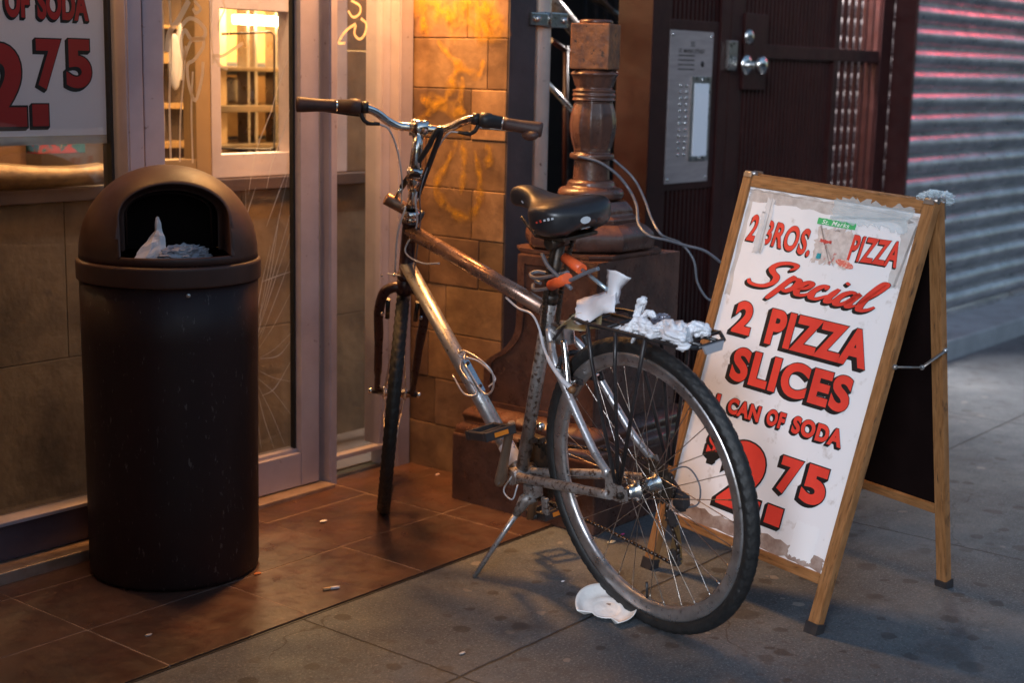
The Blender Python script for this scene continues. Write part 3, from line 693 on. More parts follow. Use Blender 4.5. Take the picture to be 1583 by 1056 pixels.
# electric cable tied round the newel
ec = thing('loose_cable', (3.4, 2.4, .7), 'grey cable looped round the newel post and sagging to the sandwich board', 'cable')
NP = (NX, NY-.04, 0); NN = Vector((-.81, -.585, 0))
def nplane(x, y, k=0): return on_plane((x, y), Vector((NX, NY, 0))+NN*(.07+k), NN)
m = MB(); m.tube(smooth_path([nplane(893, 241), nplane(925, 250), nplane(952, 268), nplane(972, 292), nplane(984, 318, .04), nplane(987, 346, .08), nplane(1003, 364, .12), nplane(1030, 371, .12), nplane(1062, 380, .1), nplane(1090, 388, .08), nplane(1117, 408, .05)], 6), .0042, 8)
put(m, 'cable', CABLEG, ec)
m = MB(); m.tube(smooth_path([nplane(948, 246), nplane(978, 274), nplane(995, 305, .03), nplane(1008, 340, .08), nplane(1024, 364, .12), nplane(1052, 376), nplane(1072, 402), nplane(1078, 436), nplane(1090, 458), nplane(1100, 465)], 6), .0036, 8)
put(m, 'cable', CABLEG, ec)

# ---------------------------------------------------------------- gate
YG = 2.86
gate = thing('steel_gate', (5.0, YG, 0), 'dark oxblood ribbed steel security gate with round steel knob', 'gate')
def gp(x, y): return wy(x, y, YG)
ZB, ZT = .02, 2.38
def gx(px, py=150): return wy(px, py, YG).x
x_post0, x_post1 = gx(1003), gx(1030)
put(MB().box((x_post0, YG-.005, ZB), (x_post1, YG+.14, ZT), .003), 'frame_post', GATEP, gate)
xa, xb = x_post1, gx(1108)
zpt, zpb = gp(1065, 30).z, gp(1065, 292).z
put(MB().box((xa+.0005, YG, zpb), (xb, YG+.03, zpt), .002), 'intercom_backing', GATEP, gate)
put(MB().box((xb+.0005, YG-.006, ZB), (gx(1122), YG+.1, ZT), .002), 'frame_post', GATEP, gate)
def ribs(x0, x1, z0, z1, step, dep=.034, name='ribbed_panel', back=True, par=gate):
    m = MB(); x = x0; pts = []
    while x < x1-1e-6:
        e = min(x+step, x1)
        pts += [(x, dep), (x+step*.30, dep), (x+step*.42, 0), (x+step*.88, 0)]; x += step
    pts = [(min(a, x1), b_) for a, b_ in pts]+[(x1, dep)]
    m.grid([[(a, YG+.006+b_, z0) for a, b_ in pts], [(a, YG+.006+b_, z1) for a, b_ in pts]], smooth=False)
    return put(m, name, GATEP, par)
ribs(xa+.001, xb, ZB, zpb-.001, .0285)
ribs(xa+.001, xb, zpt+.001, ZT, .0285)
# door leaf
leaf = put(MB().box((gx(1124), YG-.004, ZB), (gx(1142), YG+.04, ZT), .002), 'door', GATEP, gate)
xr0, xr1 = gx(1143), gx(1283)
zr1, zr0 = gp(1250, 72).z, gp(1250, 92).z
put(MB().box((xr0, YG-.010, zr0), (gx(1352), YG+.035, zr1), .002), 'lock_rail', GATEP, leaf)
def leafribs(a, b_, z0, z1): ribs(a, b_, z0, z1, .0305, par=leaf)
leafribs(xr0, xr1, ZB, zr0-.001); leafribs(xr0, xr1, zr1+.001, ZT)
put(MB().box((gx(1143), YG-.012, gp(1160, 138).z), (gx(1176), YG+.005, gp(1160, 20).z), .002), 'lock_plate', GATEP, leaf)
m = MB()
for k in range(7):
    xk = gx(1291+k*10.2); m.box((xk, YG, ZB), (xk+.0145, YG+.02, ZT), .001)
put(m, 'grille_bars', GATEP, leaf)
put(MB().box((gx(1284), YG-.006, ZB), (gx(1290), YG+.04, ZT), .001), 'grille_edge', GATEP, leaf)
put(MB().box((gx(1353), YG-.012, ZB), (gx(1370), YG+.06, ZT), .002), 'frame_post', GATEP, gate)
ribs(gx(1370.5), 6.265, ZB, ZT, .05)
# knob, bolt, strike
def turned(prof, px, py, nm, mt, yoff=0):
    p = gp(px, py); m = MB(); m.lathe(prof, (p.x, YG-.012+yoff, p.z), (0, -1, 0), seg=32); return put(m, nm, mt, leaf)
turned([(.001, .010), (.020, .010), (.036, .006), (.038, 0)], 1150, 100, 'rose', CHROME)
turned([(.014, .006), (.013, .030), (.022, .040), (.034, .052), (.036, .064), (.030, .074), (.012, .079), (.001, .080)], 1151, 100, 'knob', CHROME)
turned([(.001, .014), (.018, .014), (.026, .008), (.028, 0)], 1153, 56, 'lock_cylinder', STEEL)
a, b_ = gp(1120, 62), gp(1131, 108)
put(MB().box((a.x, YG-.022, b_.z), (b_.x, YG-.0065, a.z), .002), 'strike_guard', STEEL, gate)
# shutter seen through the grille
S2 = mat('pale shutter slat', (.40, .37, .38), .35, .6, col2=(.28, .25, .27), scale=9, rvar=.1)
def shutter_mesh(x0, x1, y, z0, z1, pitch, dep, seg=10):
    prof = []; z = z0
    while z < z1:
        for k in range(seg):
            t = k/seg
            if t < .14: yy = dep*.30; 
            else:
                q = (t-.14)/.86; yy = -dep*math.sin(q*PI)**.8
            prof.append((y+yy, z+t*pitch))
        z += pitch
    m = MB(); m.grid([[(x0, a, b_) for a, b_ in prof], [(x1, a, b_) for a, b_ in prof]], smooth=False); return m
ish = thing('inner_shutter', (5.9, 3.3, 0), 'pale rolled steel shutter glimpsed through the gate bars', 'shutter')
put(shutter_mesh(5.4, 7.6, 3.25, 0, 2.4, .086, .022), 'slats', S2, ish)

hl = thing('hall_light', (6.0, 3.12, 2.3), 'white hallway light behind the gate grille, above the picture', 'lamp')
put(MB().box((5.7, 3.08, 2.32), (6.3, 3.16, 2.36), .01), 'housing', BLKMET, hl)
put(MB().box((5.72, 3.09, 2.305), (6.28, 3.15, 2.319), .004), 'tube', glow('cool tube', (.9, .95, 1), 6), hl)
l = bpy.data.lights.new('hall_glow', 'AREA'); l.energy = 130; l.color = (1, .93, .90); l.shape = 'RECTANGLE'; l.size = .5; l.size_y = .06
lo = bpy.data.objects.new('hall_glow', l); C.objects.link(lo); lo.parent = hl; lo.location = (0, 0, 0)

# ---------------------------------------------------------------- intercom
ip = thing('intercom', (4.5, YG, .9), 'tall steel intercom panel with two columns of buttons and a blank name card', 'intercom')
YI = YG-.006
a, b_ = wy(1035, 45, YI), wy(1097, 279, YI)
PX0, PX1, PZ1, PZ0 = wy(1033, 150, YI).x, wy(1099, 150, YI).x, a.z, b_.z
INTM = mat('brushed intercom plate', (.46, .39, .39), .38, .35, col2=(.36, .30, .30), scale=6, rvar=.08, stretch=(1, 1, 8))
put(MB().box((PX0, YI, PZ0), (PX1, YG-.0005, PZ1), .0015), 'plate', INTM, ip)
def screw(x, z): put(MB().lathe([(.001, .004), (.005, .003), (.0065, 0)], (x, YI-.0005, z), (0, -1, 0), seg=12), 'screw', CHROME, ip)
for x in (PX0+.016, PX1-.016):
    for z in (PZ0+.016, PZ1-.016): screw(x, z)
W_, H_ = PX1-PX0, PZ1-PZ0
def P_(u, v): return (PX0+u*W_, PZ1-v*H_)
for r in range(12):
    for cidx in (.26, .40):
        x, z = P_(cidx, .355+r*.0415)
        put(MB().lathe([(.001, .0055), (.0045, .005), (.006, .003), (.0065, 0)], (x, YI-.0005, z), (0, -1, 0), seg=12), 'button', CHROME, ip)
a0, a1 = P_(.50, .295), P_(.955, .855)
card_frame = put(MB().box((a0[0], YI-.006, a1[1]), (a1[0], YI-.0005, a0[1]), .001), 'card_holder', STEEL, ip)
a0, a1 = P_(.565, .34), P_(.90, .825)
put(MB().box((a0[0], YI-.0085, a1[1]), (a1[0], YI-.0065, a0[1]), 0), 'name_card', mat('white card', (.82, .84, .90), .5), card_frame)
for v in (.316, .838):
    x, z = P_(.74, v); put(MB().lathe([(.001, .004), (.0055, .003), (.0065, 0)], (x, YI-.0065, z), (0, -1, 0), seg=10), 'screw', CHROME, card_frame)
x, z = P_(.755, .212); put(MB().lathe([(.001, .0015), (.0105, .0015), (.0105, 0)], (x, YI-.0005, z), (0, -1, 0), seg=16), 'camera_hole', BLK, ip)
m = MB()
for r in range(4):
    for k in range(9):
        x, z = P_(.19+k*.042, .163+r*.030); m.box((x, YI-.0012, z), (x+.0095, YI-.0003, z+.0035))
put(m, 'speaker_slots', BLK, ip)

# ---------------------------------------------------------------- lettering
SPACING = 1.0
def glyphs(txt, bold=0, shear=0, res=6):
    cu = bpy.data.curves.new('lettering', 'FONT'); cu.body = txt; cu.offset = bold; cu.space_character = SPACING; cu.shear = shear; cu.resolution_u = res
    cu.fill_mode = 'FRONT'
    ob = bpy.data.objects.new('lettering', cu); C.objects.link(ob)
    dg = bpy.context.evaluated_depsgraph_get(); me = bpy.data.meshes.new_from_object(ob.evaluated_get(dg))
    bpy.data.objects.remove(ob); bpy.data.curves.remove(cu)
    vs = [v.co.copy() for v in me.vertices]; fs = [tuple(p.vertices) for p in me.polygons]; bpy.data.meshes.remove(me)
    x0 = min(v.x for v in vs); x1 = max(v.x for v in vs); y0 = min(v.y for v in vs); y1 = max(v.y for v in vs)
    return [((v.x-x0)/(x1-x0), (v.y-y0)/(y1-y0)) for v in vs], fs
def add_glyphs(m, G, fn):
    vs = [m.v(fn(*p)) for p in G[0]]
    for f in G[1]:
        try: m.bm.faces.new([vs[i] for i in f])
        except ValueError: pass
# intercom words
for txt, u0, u1, v0, v1 in (('32', .46, .56, .068, .10), ('ST. MARKS STREET', .19, .80, .118, .143), ('PUSH BUTTON TO RING', .35, .62, .925, .932)):
    G = glyphs(txt, .01); m = MB()
    add_glyphs(m, G, lambda x, y: (PX0+(u0+(u1-u0)*x)*W_, YI-.0008, PZ1-(v1+(v0-v1)*y)*H_)) if txt[0] != 'P' else None
    if txt[0] != 'P': put(m, 'lettering', BLK, ip)

def painted_word(txt, box, fn, mats, parent, bold=.03, shear=0, shadow=(-.006, .006), outline=.003, d0=.0004, warp=None, name='lettering', steps=4):
    """box = (s0, s1, t0, t1) in panel units, t downwards; black drop shadow first, colour on top"""
    s0, s1, t0, t1 = box
    if txt == '.': sq = True
    else: sq = False
    W = s1-s0; H = t1-t0
    G = ([(0, 0), (1, 0), (1, 1), (0, 1)], [(0, 1, 2, 3)]) if sq else glyphs(txt, bold, shear)
    def mp(dx, dy, gr, z):
        def f(x, y):
            s = s0-gr+dx+(W+2*gr)*x; t = t1+gr+dy-(H+2*gr)*y
            if warp: s, t = warp(s, t)
            return fn(s, t, z)
        return f
    m = MB()
    GB = G if sq else glyphs(txt, bold+(outline/H*.9 if outline else 0), shear)
    for k in range(steps+1):
        q = k/steps; add_glyphs(m, GB, mp(shadow[0]*(1-q), shadow[1]*(1-q), outline, d0+.00008*k))
    put(m, name+'_shadow' if False else 'letter_shadow', mats[1], parent)
    m = MB(); add_glyphs(m, G, mp(0, 0, 0, d0+.00008*(steps+2))); put(m, name, mats[0], parent)

# ---------------------------------------------------------------- poster inside left window
ps = thing('window_poster', (2.0, YF, 1.07), 'white price poster with red numerals taped inside the left shop window', 'poster')
def wfn(s, t, z): return Vector((s, YF-.001-z, t))
POST = mat('poster paper behind glass', (.84, .80, .86), .6)
put(MB().box((1.2, YF+.0105, 1.066), (2.2525, YF+.0115, Z1-.02)), 'paper', POST, ps)
put(MB().box((1.2, YF+.0102, 1.0445), (2.2525, YF+.0118, 1.0655)), 'tape_strip', mat('beige tape', (.50, .40, .30), .4, 0, col2=(.36, .30, .27), scale=18), ps)
def wfn2(s, t, z): return Vector((s, YF+.0100-z*.25, -t))
def pw(txt, x0, x1, z0, z1, **k): painted_word(txt, (x0, x1, -z1, -z0), wfn2, (REDIN, BLK), ps, **k)
pq = wy(47, 100, YF).x
pw('2', 1.905, pq-.008, wy(20, 196, YF).z, wy(20, 66, YF).z, bold=.045, shadow=(-.008, .006), outline=.004)
pw('.', wy(54, 180, YF).x, wy(79, 180, YF).x, wy(66, 195, YF).z, wy(66, 161, YF).z, bold=.03, shadow=(-.006, .006), outline=.003)
pw('7', wy(60, 100, YF).x, wy(99, 100, YF).x, wy(80, 138, YF).z, wy(80, 60, YF).z, bold=.045, shadow=(-.007, .006), outline=.003)
pw('5', wy(106, 100, YF).x, wy(145, 100, YF).x, wy(120, 136, YF).z, wy(120, 60, YF).z, bold=.045, shadow=(-.007, .006), outline=.003)
zs = wy(80, 29, YF).z
pw('OF', wy(12, 28, YF).x, wy(50, 28, YF).x, zs, zs+.075, bold=.045, shadow=(-.005, .005), outline=.002)
pw('SODA', wy(62, 28, YF).x, wy(141, 28, YF).x, zs-.001, zs+.074, bold=.045, shadow=(-.005, .005), outline=.002)

# ---------------------------------------------------------------- roller shutter
YS = 2.80
SH = mat('grimy galvanised shutter', (.46, .47, .50), .34, .6, col2=(.27, .28, .30), scale=5, rvar=.12, bump=.0012, bscale=18, spots=(.12, .09, .09), spot_scale=20, spot_lo=.6, spot_hi=.75, stretch=(1, 1, 3))
rs = thing('roller_shutter', (7.2, YS, .094), 'closed grey steel roller shutter with red light glancing off its slats', 'roller shutter')
put(shutter_mesh(6.285, 8.12, YS, .115, 2.39, .0985, .030, 14), 'slats', SH, rs)
put(MB().box((6.285, YS-.02, .0945), (8.12, YS+.02, .114), .003), 'bottom_bar', SH, rs)
put(MB().box((8.121, YS-.05, .0945), (8.22, YS+.05, 2.39), .004), 'guide_rail', BLKMET, rs)
put(MB().box((6.266, YS-.045, .0945), (6.284, YS+.06, 2.39), .003), 'guide_rail', GATEP, rs)
bw = thing('side_wall', (9, 2.85, 0), 'dark wall past the far end of the roller shutter', 'wall')
put(MB().box((8.221, 2.82, .0945), (14, 2.95, 2.39)), 'wall', FACADE, bw)

# ---------------------------------------------------------------- trash can
BX, BY, BR = 2.212, 2.838, .2075
can = thing('trash_can', (BX, BY, .005), 'round dark brown plastic litter bin with domed lid and arched opening', 'trash can')
prof = [(.001, .005), (BR-.010, .005), (BR-.003, .009), (BR, .02), (BR+.001, .25), (BR+.0035, .60), (BR+.0045, .742), (BR-.006, .742), (BR-.008, .02)]
put(MB().lathe(prof, (BX, BY, 0), seg=96), 'body', mat('near black bin body', (.027, .0105, .0095), .5, 0, spec=.3, col2=(.015, .0062, .0060), scale=3.5, rvar=.10, bump=.0004, bscale=90, spots=(.085, .06, .055), spot_scale=95, spot_lo=.63, spot_hi=.69, stretch=(1, 1, .35)), can)
put(MB().lathe(curve([(.206, .738), (.2165, .739), (.2185, .744), (.219, .772), (.2185, .782), (.215, .786), (.209, .788)], 3), (BX, BY, 0), seg=96), 'rim', CANPL, can)
cdir = Vector((-BX, -BY, 0)).normalized(); cr = Vector((rgt.x, rgt.y, 0)).normalized()
cdir = (cdir+cr*.10).normalized(); cside = Vector((0, 0, 1)).cross(cdir).normalized()   # points to picture right
if cside.dot(cr) < 0: cside = -cside
# dome: shell with an arched hole cut by boolean
zd = .789; RD = .211
def domez(t): return (RD*math.cos(t)**.96 if t < PI/2 else 0, zd+.012+.207*math.sin(t))
outp = [(RD+.001, zd)]+[domez(PI/2*k/28) for k in range(28)]+[(.001, zd+.219)]
inp = [(.001, zd+.213)]+[(max(r-.006, .001), z-.005) for r, z in [domez(PI/2*k/28) for k in range(27, -1, -1)]]+[(RD-.005, zd)]
m = MB(); m.lathe(outp+inp, (BX, BY, 0), seg=96, closed=True)
dome = m.build('lid', CANPL)
AW, AZ0, AZ1, ASH = .128, .808, .975, .895
def arch(w, z0, zs_, z1, n=22):
    p = [(-w, z0)]
    for k in range(n+1):
        a = PI-PI*k/n; p.append((w*math.cos(a), zs_+(z1-zs_)*math.sin(a)))
    p.append((w, z0)); return p
ap = arch(AW, AZ0, ASH, AZ1)
O = Vector((BX, BY, 0))
cm = MB(); cm.prism([O+cside*u+Vector((0, 0, z))+cdir*.02 for u, z in ap], cdir*.4)
cut = cm.build('cutter', CANPL)
bo = dome.modifiers.new('b', 'BOOLEAN'); bo.operation = 'DIFFERENCE'; bo.solver = 'EXACT'; bo.object = cut
dg = bpy.context.evaluated_depsgraph_get(); me = bpy.data.meshes.new_from_object(dome.evaluated_get(dg))
dome.modifiers.clear(); dome.data = me; bpy.data.objects.remove(cut)
dome.parent = can; me.transform(can.matrix_world.inverted())
# collar inside the arch: flat-faced hood lining that runs back to a plate
cl = MB()
def ar(w, z0, zs_, z1, d): return [O+cside*u+Vector((0, 0, z))+cdir*d for u, z in arch(w, z0, zs_, z1)]
def surf(w, z0, zs_, z1, extra):
    out = []
    for u, z in arch(w, z0, zs_, z1):
        s_ = max(0, min(1, (z-zd-.012)/.207)); r = RD*math.cos(math.asin(s_))**.96
        d = math.sqrt(max(r*r-u*u, 0)); out.append(O+cside*u+Vector((0, 0, z))+cdir*(d+extra))
    return out
cl.grid([surf(AW+.007, AZ0-.002, ASH, AZ1+.006, .002), surf(AW-.0005, AZ0+.0005, ASH, AZ1-.0005, .0045), surf(AW-.004, AZ0+.001, ASH, AZ1-.004, -.001), ar(AW-.008, AZ0+.003, ASH, AZ1-.012, .075), ar(AW-.020, AZ0+.003, ASH, AZ1-.022, .072)], closed=False)
put(cl, 'opening_collar', CANPL, can)
# swing flap inside, ribbed arc
put(MB().prism(ar(AW-.016, AZ0-.0, ASH, AZ1-.018, .010), cdir*-.006), 'flap', mat('dark flap plastic', (.004, .002, .002), .7, spec=.1), can)
m = MB(); m.tube(ar(AW-.028, AZ0+.01, ASH, AZ1-.032, .014), .0025, 8); put(m, 'flap_rib', CANPL, can)
pr_ = O+Vector((0, 0, .722))+(cdir*math.cos(.10)+cside*math.sin(.10))*(BR+.004)
put(MB().lathe([(.001, .003), (.004, .0025), (.0055, 0)], pr_, (cdir*math.cos(.10)+cside*math.sin(.10)), seg=14), 'rivet', STEEL, can)
# rubbish showing in the opening
def crumple(name, c, r, scale, material, label, cat, group=None, amp=.5, freq=9, sub=4, seed=0, R=None):
    m = MB(); bmesh.ops.create_icosphere(m.bm, subdivisions=sub, radius=1)
    for v in m.bm.verts:
        d = v.co.normalized(); q = d*freq*.35+Vector((seed*7.3, seed*3.1, seed))
        a = 1-abs(noise.noise(q))*2; b2 = 1-abs(noise.noise(q*2.3+Vector((4, 1, 2))))*2; b3 = noise.noise(q*5)
        k = 1+amp*(.55*(a-.5)+.32*(b2-.5)+.12*b3)
        p = Vector((d.x*scale[0], d.y*scale[1], d.z*scale[2]))*r*k
        v.co = (R @ p if R else p)+Vector(c)
    for f in m.bm.faces: f.smooth = False
    o = m.build(name, material); tag(o, label, cat, group); return o
op = O+cdir*.13
def inop(u, z, d=0): return O+cdir*(.13+d)+cside*u+Vector((0, 0, z))
m = MB()
sh = [[inop(-.098, .800, .02), inop(-.065, .800, .03), inop(-.030, .800, .03), inop(-.012, .803, .02)],
      [inop(-.080, .822, .01), inop(-.058, .826, .025), inop(-.032, .828, .022), inop(-.020, .828, .015)],
      [inop(-.060, .844, .0), inop(-.048, .852, .012), inop(-.034, .855, .014), inop(-.022, .850, .008)],
      [inop(-.046, .862, .0), inop(-.042, .868, .006), inop(-.036, .868, .006), inop(-.026, .866, 0)],
      [inop(-.042, .892, .0), inop(-.038, .896, .002), inop(-.034, .894, .002), inop(-.032, .886, 0)]]
m.grid(sh, smooth=False); bmesh.ops.subdivide_edges(m.bm, edges=m.bm.edges[:], cuts=3, use_grid_fill=True)
for v in m.bm.verts: v.co += noise.noise_vector(v.co*60)*.004
bmesh.ops.solidify(m.bm, geom=m.bm.faces[:], thickness=.0008)
tag(m.build('paper_scrap', PAPER), 'creased white paper scrap sticking up in the bin opening', 'paper')
crumple('food_wrapper', inop(.020, .803, .0), .045, (1.5, .5, .55), mat('grey crumpled wrapper', (.42, .42, .46), .3, 0, col2=(.25, .25, .3), scale=30, bump=.002, bscale=60), 'grey crumpled wrapper lying in the bin opening beside the white scrap', 'wrapper', amp=.8, seed=3)

# ---------------------------------------------------------------- sandwich board
px0, py0, psi, SW, SD, SHH, sa, se, sal = 2.8948, 1.4060, 1.3444, .5674, .5154, .9894, .1951, -.0948, .0276
TIL = .0427
dW = Vector((math.cos(psi), math.sin(psi), TIL)); dB = Vector((math.sin(psi), -math.cos(psi), 0)); dB2 = Vector((math.sin(psi+sal), -math.cos(psi+sal), 0))
FR = Vector((px0, py0, 0)); TR = FR+dB*sa+Vector((0, 0, SHH))+dW*se; TL = TR+dW*SW; FLf = FR+dW*SW; BRf = FR+dB2*SD; BLf = BRf+dW*SW
sb = thing('sandwich_board', (FR+dB*.25+dW*.28), 'wooden A-frame pavement sign with hand painted red pizza prices', 'sandwich board')
def panel(TLp, ex, ey, nrm):
    """returns f(s,t,z): s across from left seen from outside, t down, z outwards"""
    return lambda s, t, z=0: TLp+ex*s+ey*t+nrm*z
exF = -dW; eyF = (FR-TR).normalized(); nF = exF.cross(eyF).normalized()
if nF.dot(EYE-TR) < 0: nF = -nF
LEN = (FR-TR).length
pF = panel(TL, exF, eyF, nF)
def plank(f, s0, s1, t0, t1, z0, z1, name, parent, along='t', bev=.002, ext=(0, 0)):
    """board with uv running along its grain"""
    bm = bmesh.new(); uvl = bm.loops.layers.uv.new('UVMap')
    q = [(s0, t0), (s1, t0), (s1, t1), (s0, t1)]
    A = [bm.verts.new(f(a, b_, z1)) for a, b_ in q]; B = [bm.verts.new(f(a, b_, z0)) for a, b_ in q]
    bm.faces.new(A); bm.faces.new(B[::-1])
    for i in range(4): bm.faces.new((A[i], B[i], B[(i+1) % 4], A[(i+1) % 4]))
    inv = {}
    for v, (a, b_) in zip(A+B, q+q): inv[v.co.copy().freeze()] = (a, b_)
    es = list(bm.edges)
    off = random.random()*5
    for fc in bm.faces:
        for lp in fc.loops:
            a, b_ = inv[lp.vert.co.copy().freeze()]; z_ = (lp.vert.co-f(a, b_, 0)).length
            u, v_ = (b_, a) if along == 't' else (a, b_)
            lp[uvl].uv = (u*2+off, (v_+z_)*2+off)
    bmesh.ops.bevel(bm, geom=es, offset=bev, segments=2, affect='EDGES')
    bmesh.ops.recalc_face_normals(bm, faces=bm.faces)
    me = bpy.data.meshes.new(name); bm.to_mesh(me); bm.free(); me.materials.append(WOOD)
    o = bpy.data.objects.new(name, me); C.objects.link(o); o.parent = parent; me.transform(sb.matrix_world.inverted()); return o
ST = .030
fp = put(MB().prism([pF(a, b_, -.004) for a, b_ in ((.012, .012), (SW-.012, .012), (SW-.012, .885), (.012, .885))], nF*.006), 'front_panel', PAINTW, sb)
plank(pF, 0, ST, 0, LEN-.004+.022, -.016, .0075, 'stile', sb)
plank(pF, SW-ST, SW, 0, LEN-.006, -.016, .0075, 'stile', sb)
plank(pF, ST+.0005, SW-ST-.0005, 0, .029, -.014, .007, 'rail', sb, 's')
plank(pF, ST+.0005, SW-ST-.0005, .872, .897, -.014, .006, 'rail', sb, 's')
for s0 in (0, SW-ST):
    ex = .022 if s0 == 0 else 0
    put(MB().prism([pF(a, b_, .0095) for a, b_ in ((s0-.003, LEN-.025+ex), (s0+ST+.003, LEN-.025+ex), (s0+ST+.003, LEN+.004+ex), (s0-.003, LEN+.004+ex))], nF*-.028), 'rubber_foot', BLKPLA, sb)
# dirty worn margins
def patch(s0, s1, t0, t1, z, material, name, seed=0, rough_=.006, n=26):
    """ragged-edged patch lying on the panel"""
    rnd = random.Random(seed); pts = []
    def side(a, b_, k):
        for i in range(k): 
            q = i/k; pts.append((a[0]+(b_[0]-a[0])*q+rnd.uniform(-1, 1)*rough_, a[1]+(b_[1]-a[1])*q+rnd.uniform(-1, 1)*rough_))
    side((s0, t0), (s1, t0), n); side((s1, t0), (s1, t1), n//2); side((s1, t1), (s0, t1), n); side((s0, t1), (s0, t0), n//2)
    m = MB(); m.poly([pF(a, b_, z) for a, b_ in pts]); return put(m, name, material, fp)
patch(.034, SW-.034, .836, .870, .0023, DIRTW, 'scuffed_margin', 1, .005)
patch(.034, SW-.034, .033, .062, .0023, mat('grey tape residue', (.60, .56, .54), .5, 0, col2=(.40, .35, .33), scale=26), 'scuffed_margin', 2, .004)
patch(.30, SW-.05, .020, .075, .0088, FILM, 'tape', 5, .007)
patch(.036, .050, .06, .30, .0022, mat('thin grime', (.62, .57, .54), .5, 0, col2=(.5, .45, .42), scale=26), 'scuffed_margin', 6, .003)
patch(.095, .120, .05, .185, .0034, TAPE, 'tape', 7, .003)
patch(.500, .535, .05, .20, .0024, mat('smeared grime', (.62, .60, .59), .4, 0, col2=(.50, .46, .44), scale=20), 'tape', 8, .006)
patch(.43, .50, .775, .860, .0026, mat('clean paper patch', (.80, .79, .80), .5), 'tape', 9, .003)

def sfn(s, t, z): return pF(s, t, .002+z)
def sw(txt, s0, s1, t0, t1, **k):
    k.setdefault('d0', .0006); painted_word(txt, (s0, s1, t0, t1), sfn, (RED, BLK), fp, **k)
SPACING = 1.13
# heading, letters swell to the outside
def warp_l(s, t):
    q = (s-.06)/(.25-.06); c = .128; return s, c+(t-c)*(1.0+.10*abs(q-.3))+.010*q
def warp_r(s, t):
    q = (s-.37)/(.14); c = .130; return s, c+(t-c)*(.95+.12*abs(q-.6))-.003*q
sw('2', .058, .085, .094, .160, bold=.03, shear=.12, shadow=(-.0028, .003), outline=.0008)
sw('BROS.', .107, .262, .098, .158, bold=.03, shear=.12, shadow=(-.0028, .003), outline=.0008, warp=warp_l)
sw('PIZZA', .372, .510, .100, .160, bold=.03, shear=.12, shadow=(-.0028, .003), outline=.0008, warp=warp_r)
patch(.088, .104, .085, .185, .0042, TAPE, 'tape', 17, .003)
sw('2', .087, .146, .307, .388, bold=.048, shadow=(-.0105, .0075), outline=.0020)
sw('PIZZA', .198, .502, .308, .395, bold=.048, shadow=(-.0105, .0075), outline=.0020)
sw('SLICES', .118, .484, .419, .504, bold=.048, shadow=(-.0105, .0075), outline=.0020)
sw('1', .098, .110, .546, .580, bold=.05, shadow=(-.004, .004), outline=.0016)
sw('CAN', .140, .244, .545, .585, bold=.05, shadow=(-.005, .005), outline=.0016)
sw('OF', .266, .322, .543, .583, bold=.05, shadow=(-.005, .005), outline=.0016)
sw('SODA', .346, .495, .541, .583, bold=.05, shadow=(-.005, .005), outline=.0016)
sw('$', .108, .160, .635, .712, bold=.04, shadow=(-.007, .007), outline=.003)
sw('2', .178, .315, .636, .806, bold=.045, shadow=(-.010, .008), outline=.0042)
sw('.', .338, .386, .763, .808, bold=.03, shadow=(-.007, .007), outline=.0035)
sw('7', .345, .408, .640, .728, bold=.055, shadow=(-.008, .007), outline=.0030)
sw('5', .418, .488, .638, .730, bold=.055, shadow=(-.008, .007), outline=.0030)
# brush script word
def brush(m, strokes, fn, grow=0):
    for st in strokes:
        P = smooth_path([(a, b_, 0) for a, b_ in st], 8); n = len(P); A, B = [], []
        for i, p in enumerate(P):
            t = (P[min(i+1, n-1)]-P[max(i-1, 0)]).normalized()
            ww = .105+.085*abs(t.y)*(1 if t.y < 0 else .55)
            ww *= min(1, .55+3*min(i, n-1-i)/n)
            ww += grow
            s = Vector((-t.y, t.x, 0)); A.append(fn(*(p+s*ww).xy)); B.append(fn(*(p-s*ww).xy))
        A.insert(0, (A[0]+B[0])/2); B.insert(0, A[0]+Vector((0, 0, 1e-5))); A.append((A[-1]+B[-1])/2); B.append(A[-1]+Vector((0, 0, 1e-5)))
        m.grid([A, B], smooth=False)
SCR = [[(1.42, 1.60), (1.62, 1.80), (1.55, 2.02), (1.1, 2.06), (.62, 1.86), (.42, 1.50), (.62, 1.20), (1.02, .92), (1.12, .50), (.82, .12), (.35, .0), (-.12, .08), (-.36, .34)],
       [(1.95, 1.28), (1.72, .30), (1.46, -.78)], [(1.78, .74), (2.08, 1.06), (2.38, .96), (2.40, .50), (2.12, .10), (1.80, .20)],
       [(2.62, .44), (3.02, .62), (3.18, .92), (2.98, 1.08), (2.72, .86), (2.62, .42), (2.84, .06), (3.18, .10), (3.50, .42)],
       [(4.08, .84), (3.96, 1.06), (3.70, .94), (3.52, .50), (3.66, .08), (4.0, .08), (4.36, .46)],
       [(4.66, 1.10), (4.52, .40), (4.62, .04), (4.96, .34)], [(4.80, 1.52), (4.88, 1.66)],
       [(5.72, .92), (5.45, 1.08), (5.12, .84), (5.0, .34), (5.20, .02), (5.55, .34), (5.80, 1.05), (5.70, .40), (5.80, .04), (6.10, .28)],
       [(6.16, .46), (6.52, 1.30), (6.70, 2.0), (6.52, 2.12), (6.36, 1.60), (6.28, .60), (6.42, .04), (6.78, .14), (7.02, .46)]]
def script_fn(dx, dy, z):
    def f(x, y):
        x2 = x+.42*y
        s = .098+(x2+.25)/7.75*.400+dx
        t = .262-y*.0335+.006*(s-.1)/.4+dy
        return sfn(s, t, z)
    return f
m = MB()
for k in range(6): brush(m, SCR, script_fn(-.0065*(1-k/5), .0065*(1-k/5), .0006+.00008*k), .02)
put(m, 'letter_shadow', BLK, fp)
m = MB()
for i, st in enumerate(SCR): brush(m, [st], script_fn(0, 0, .0014+.00006*i))
put(m, 'lettering', RED, fp)
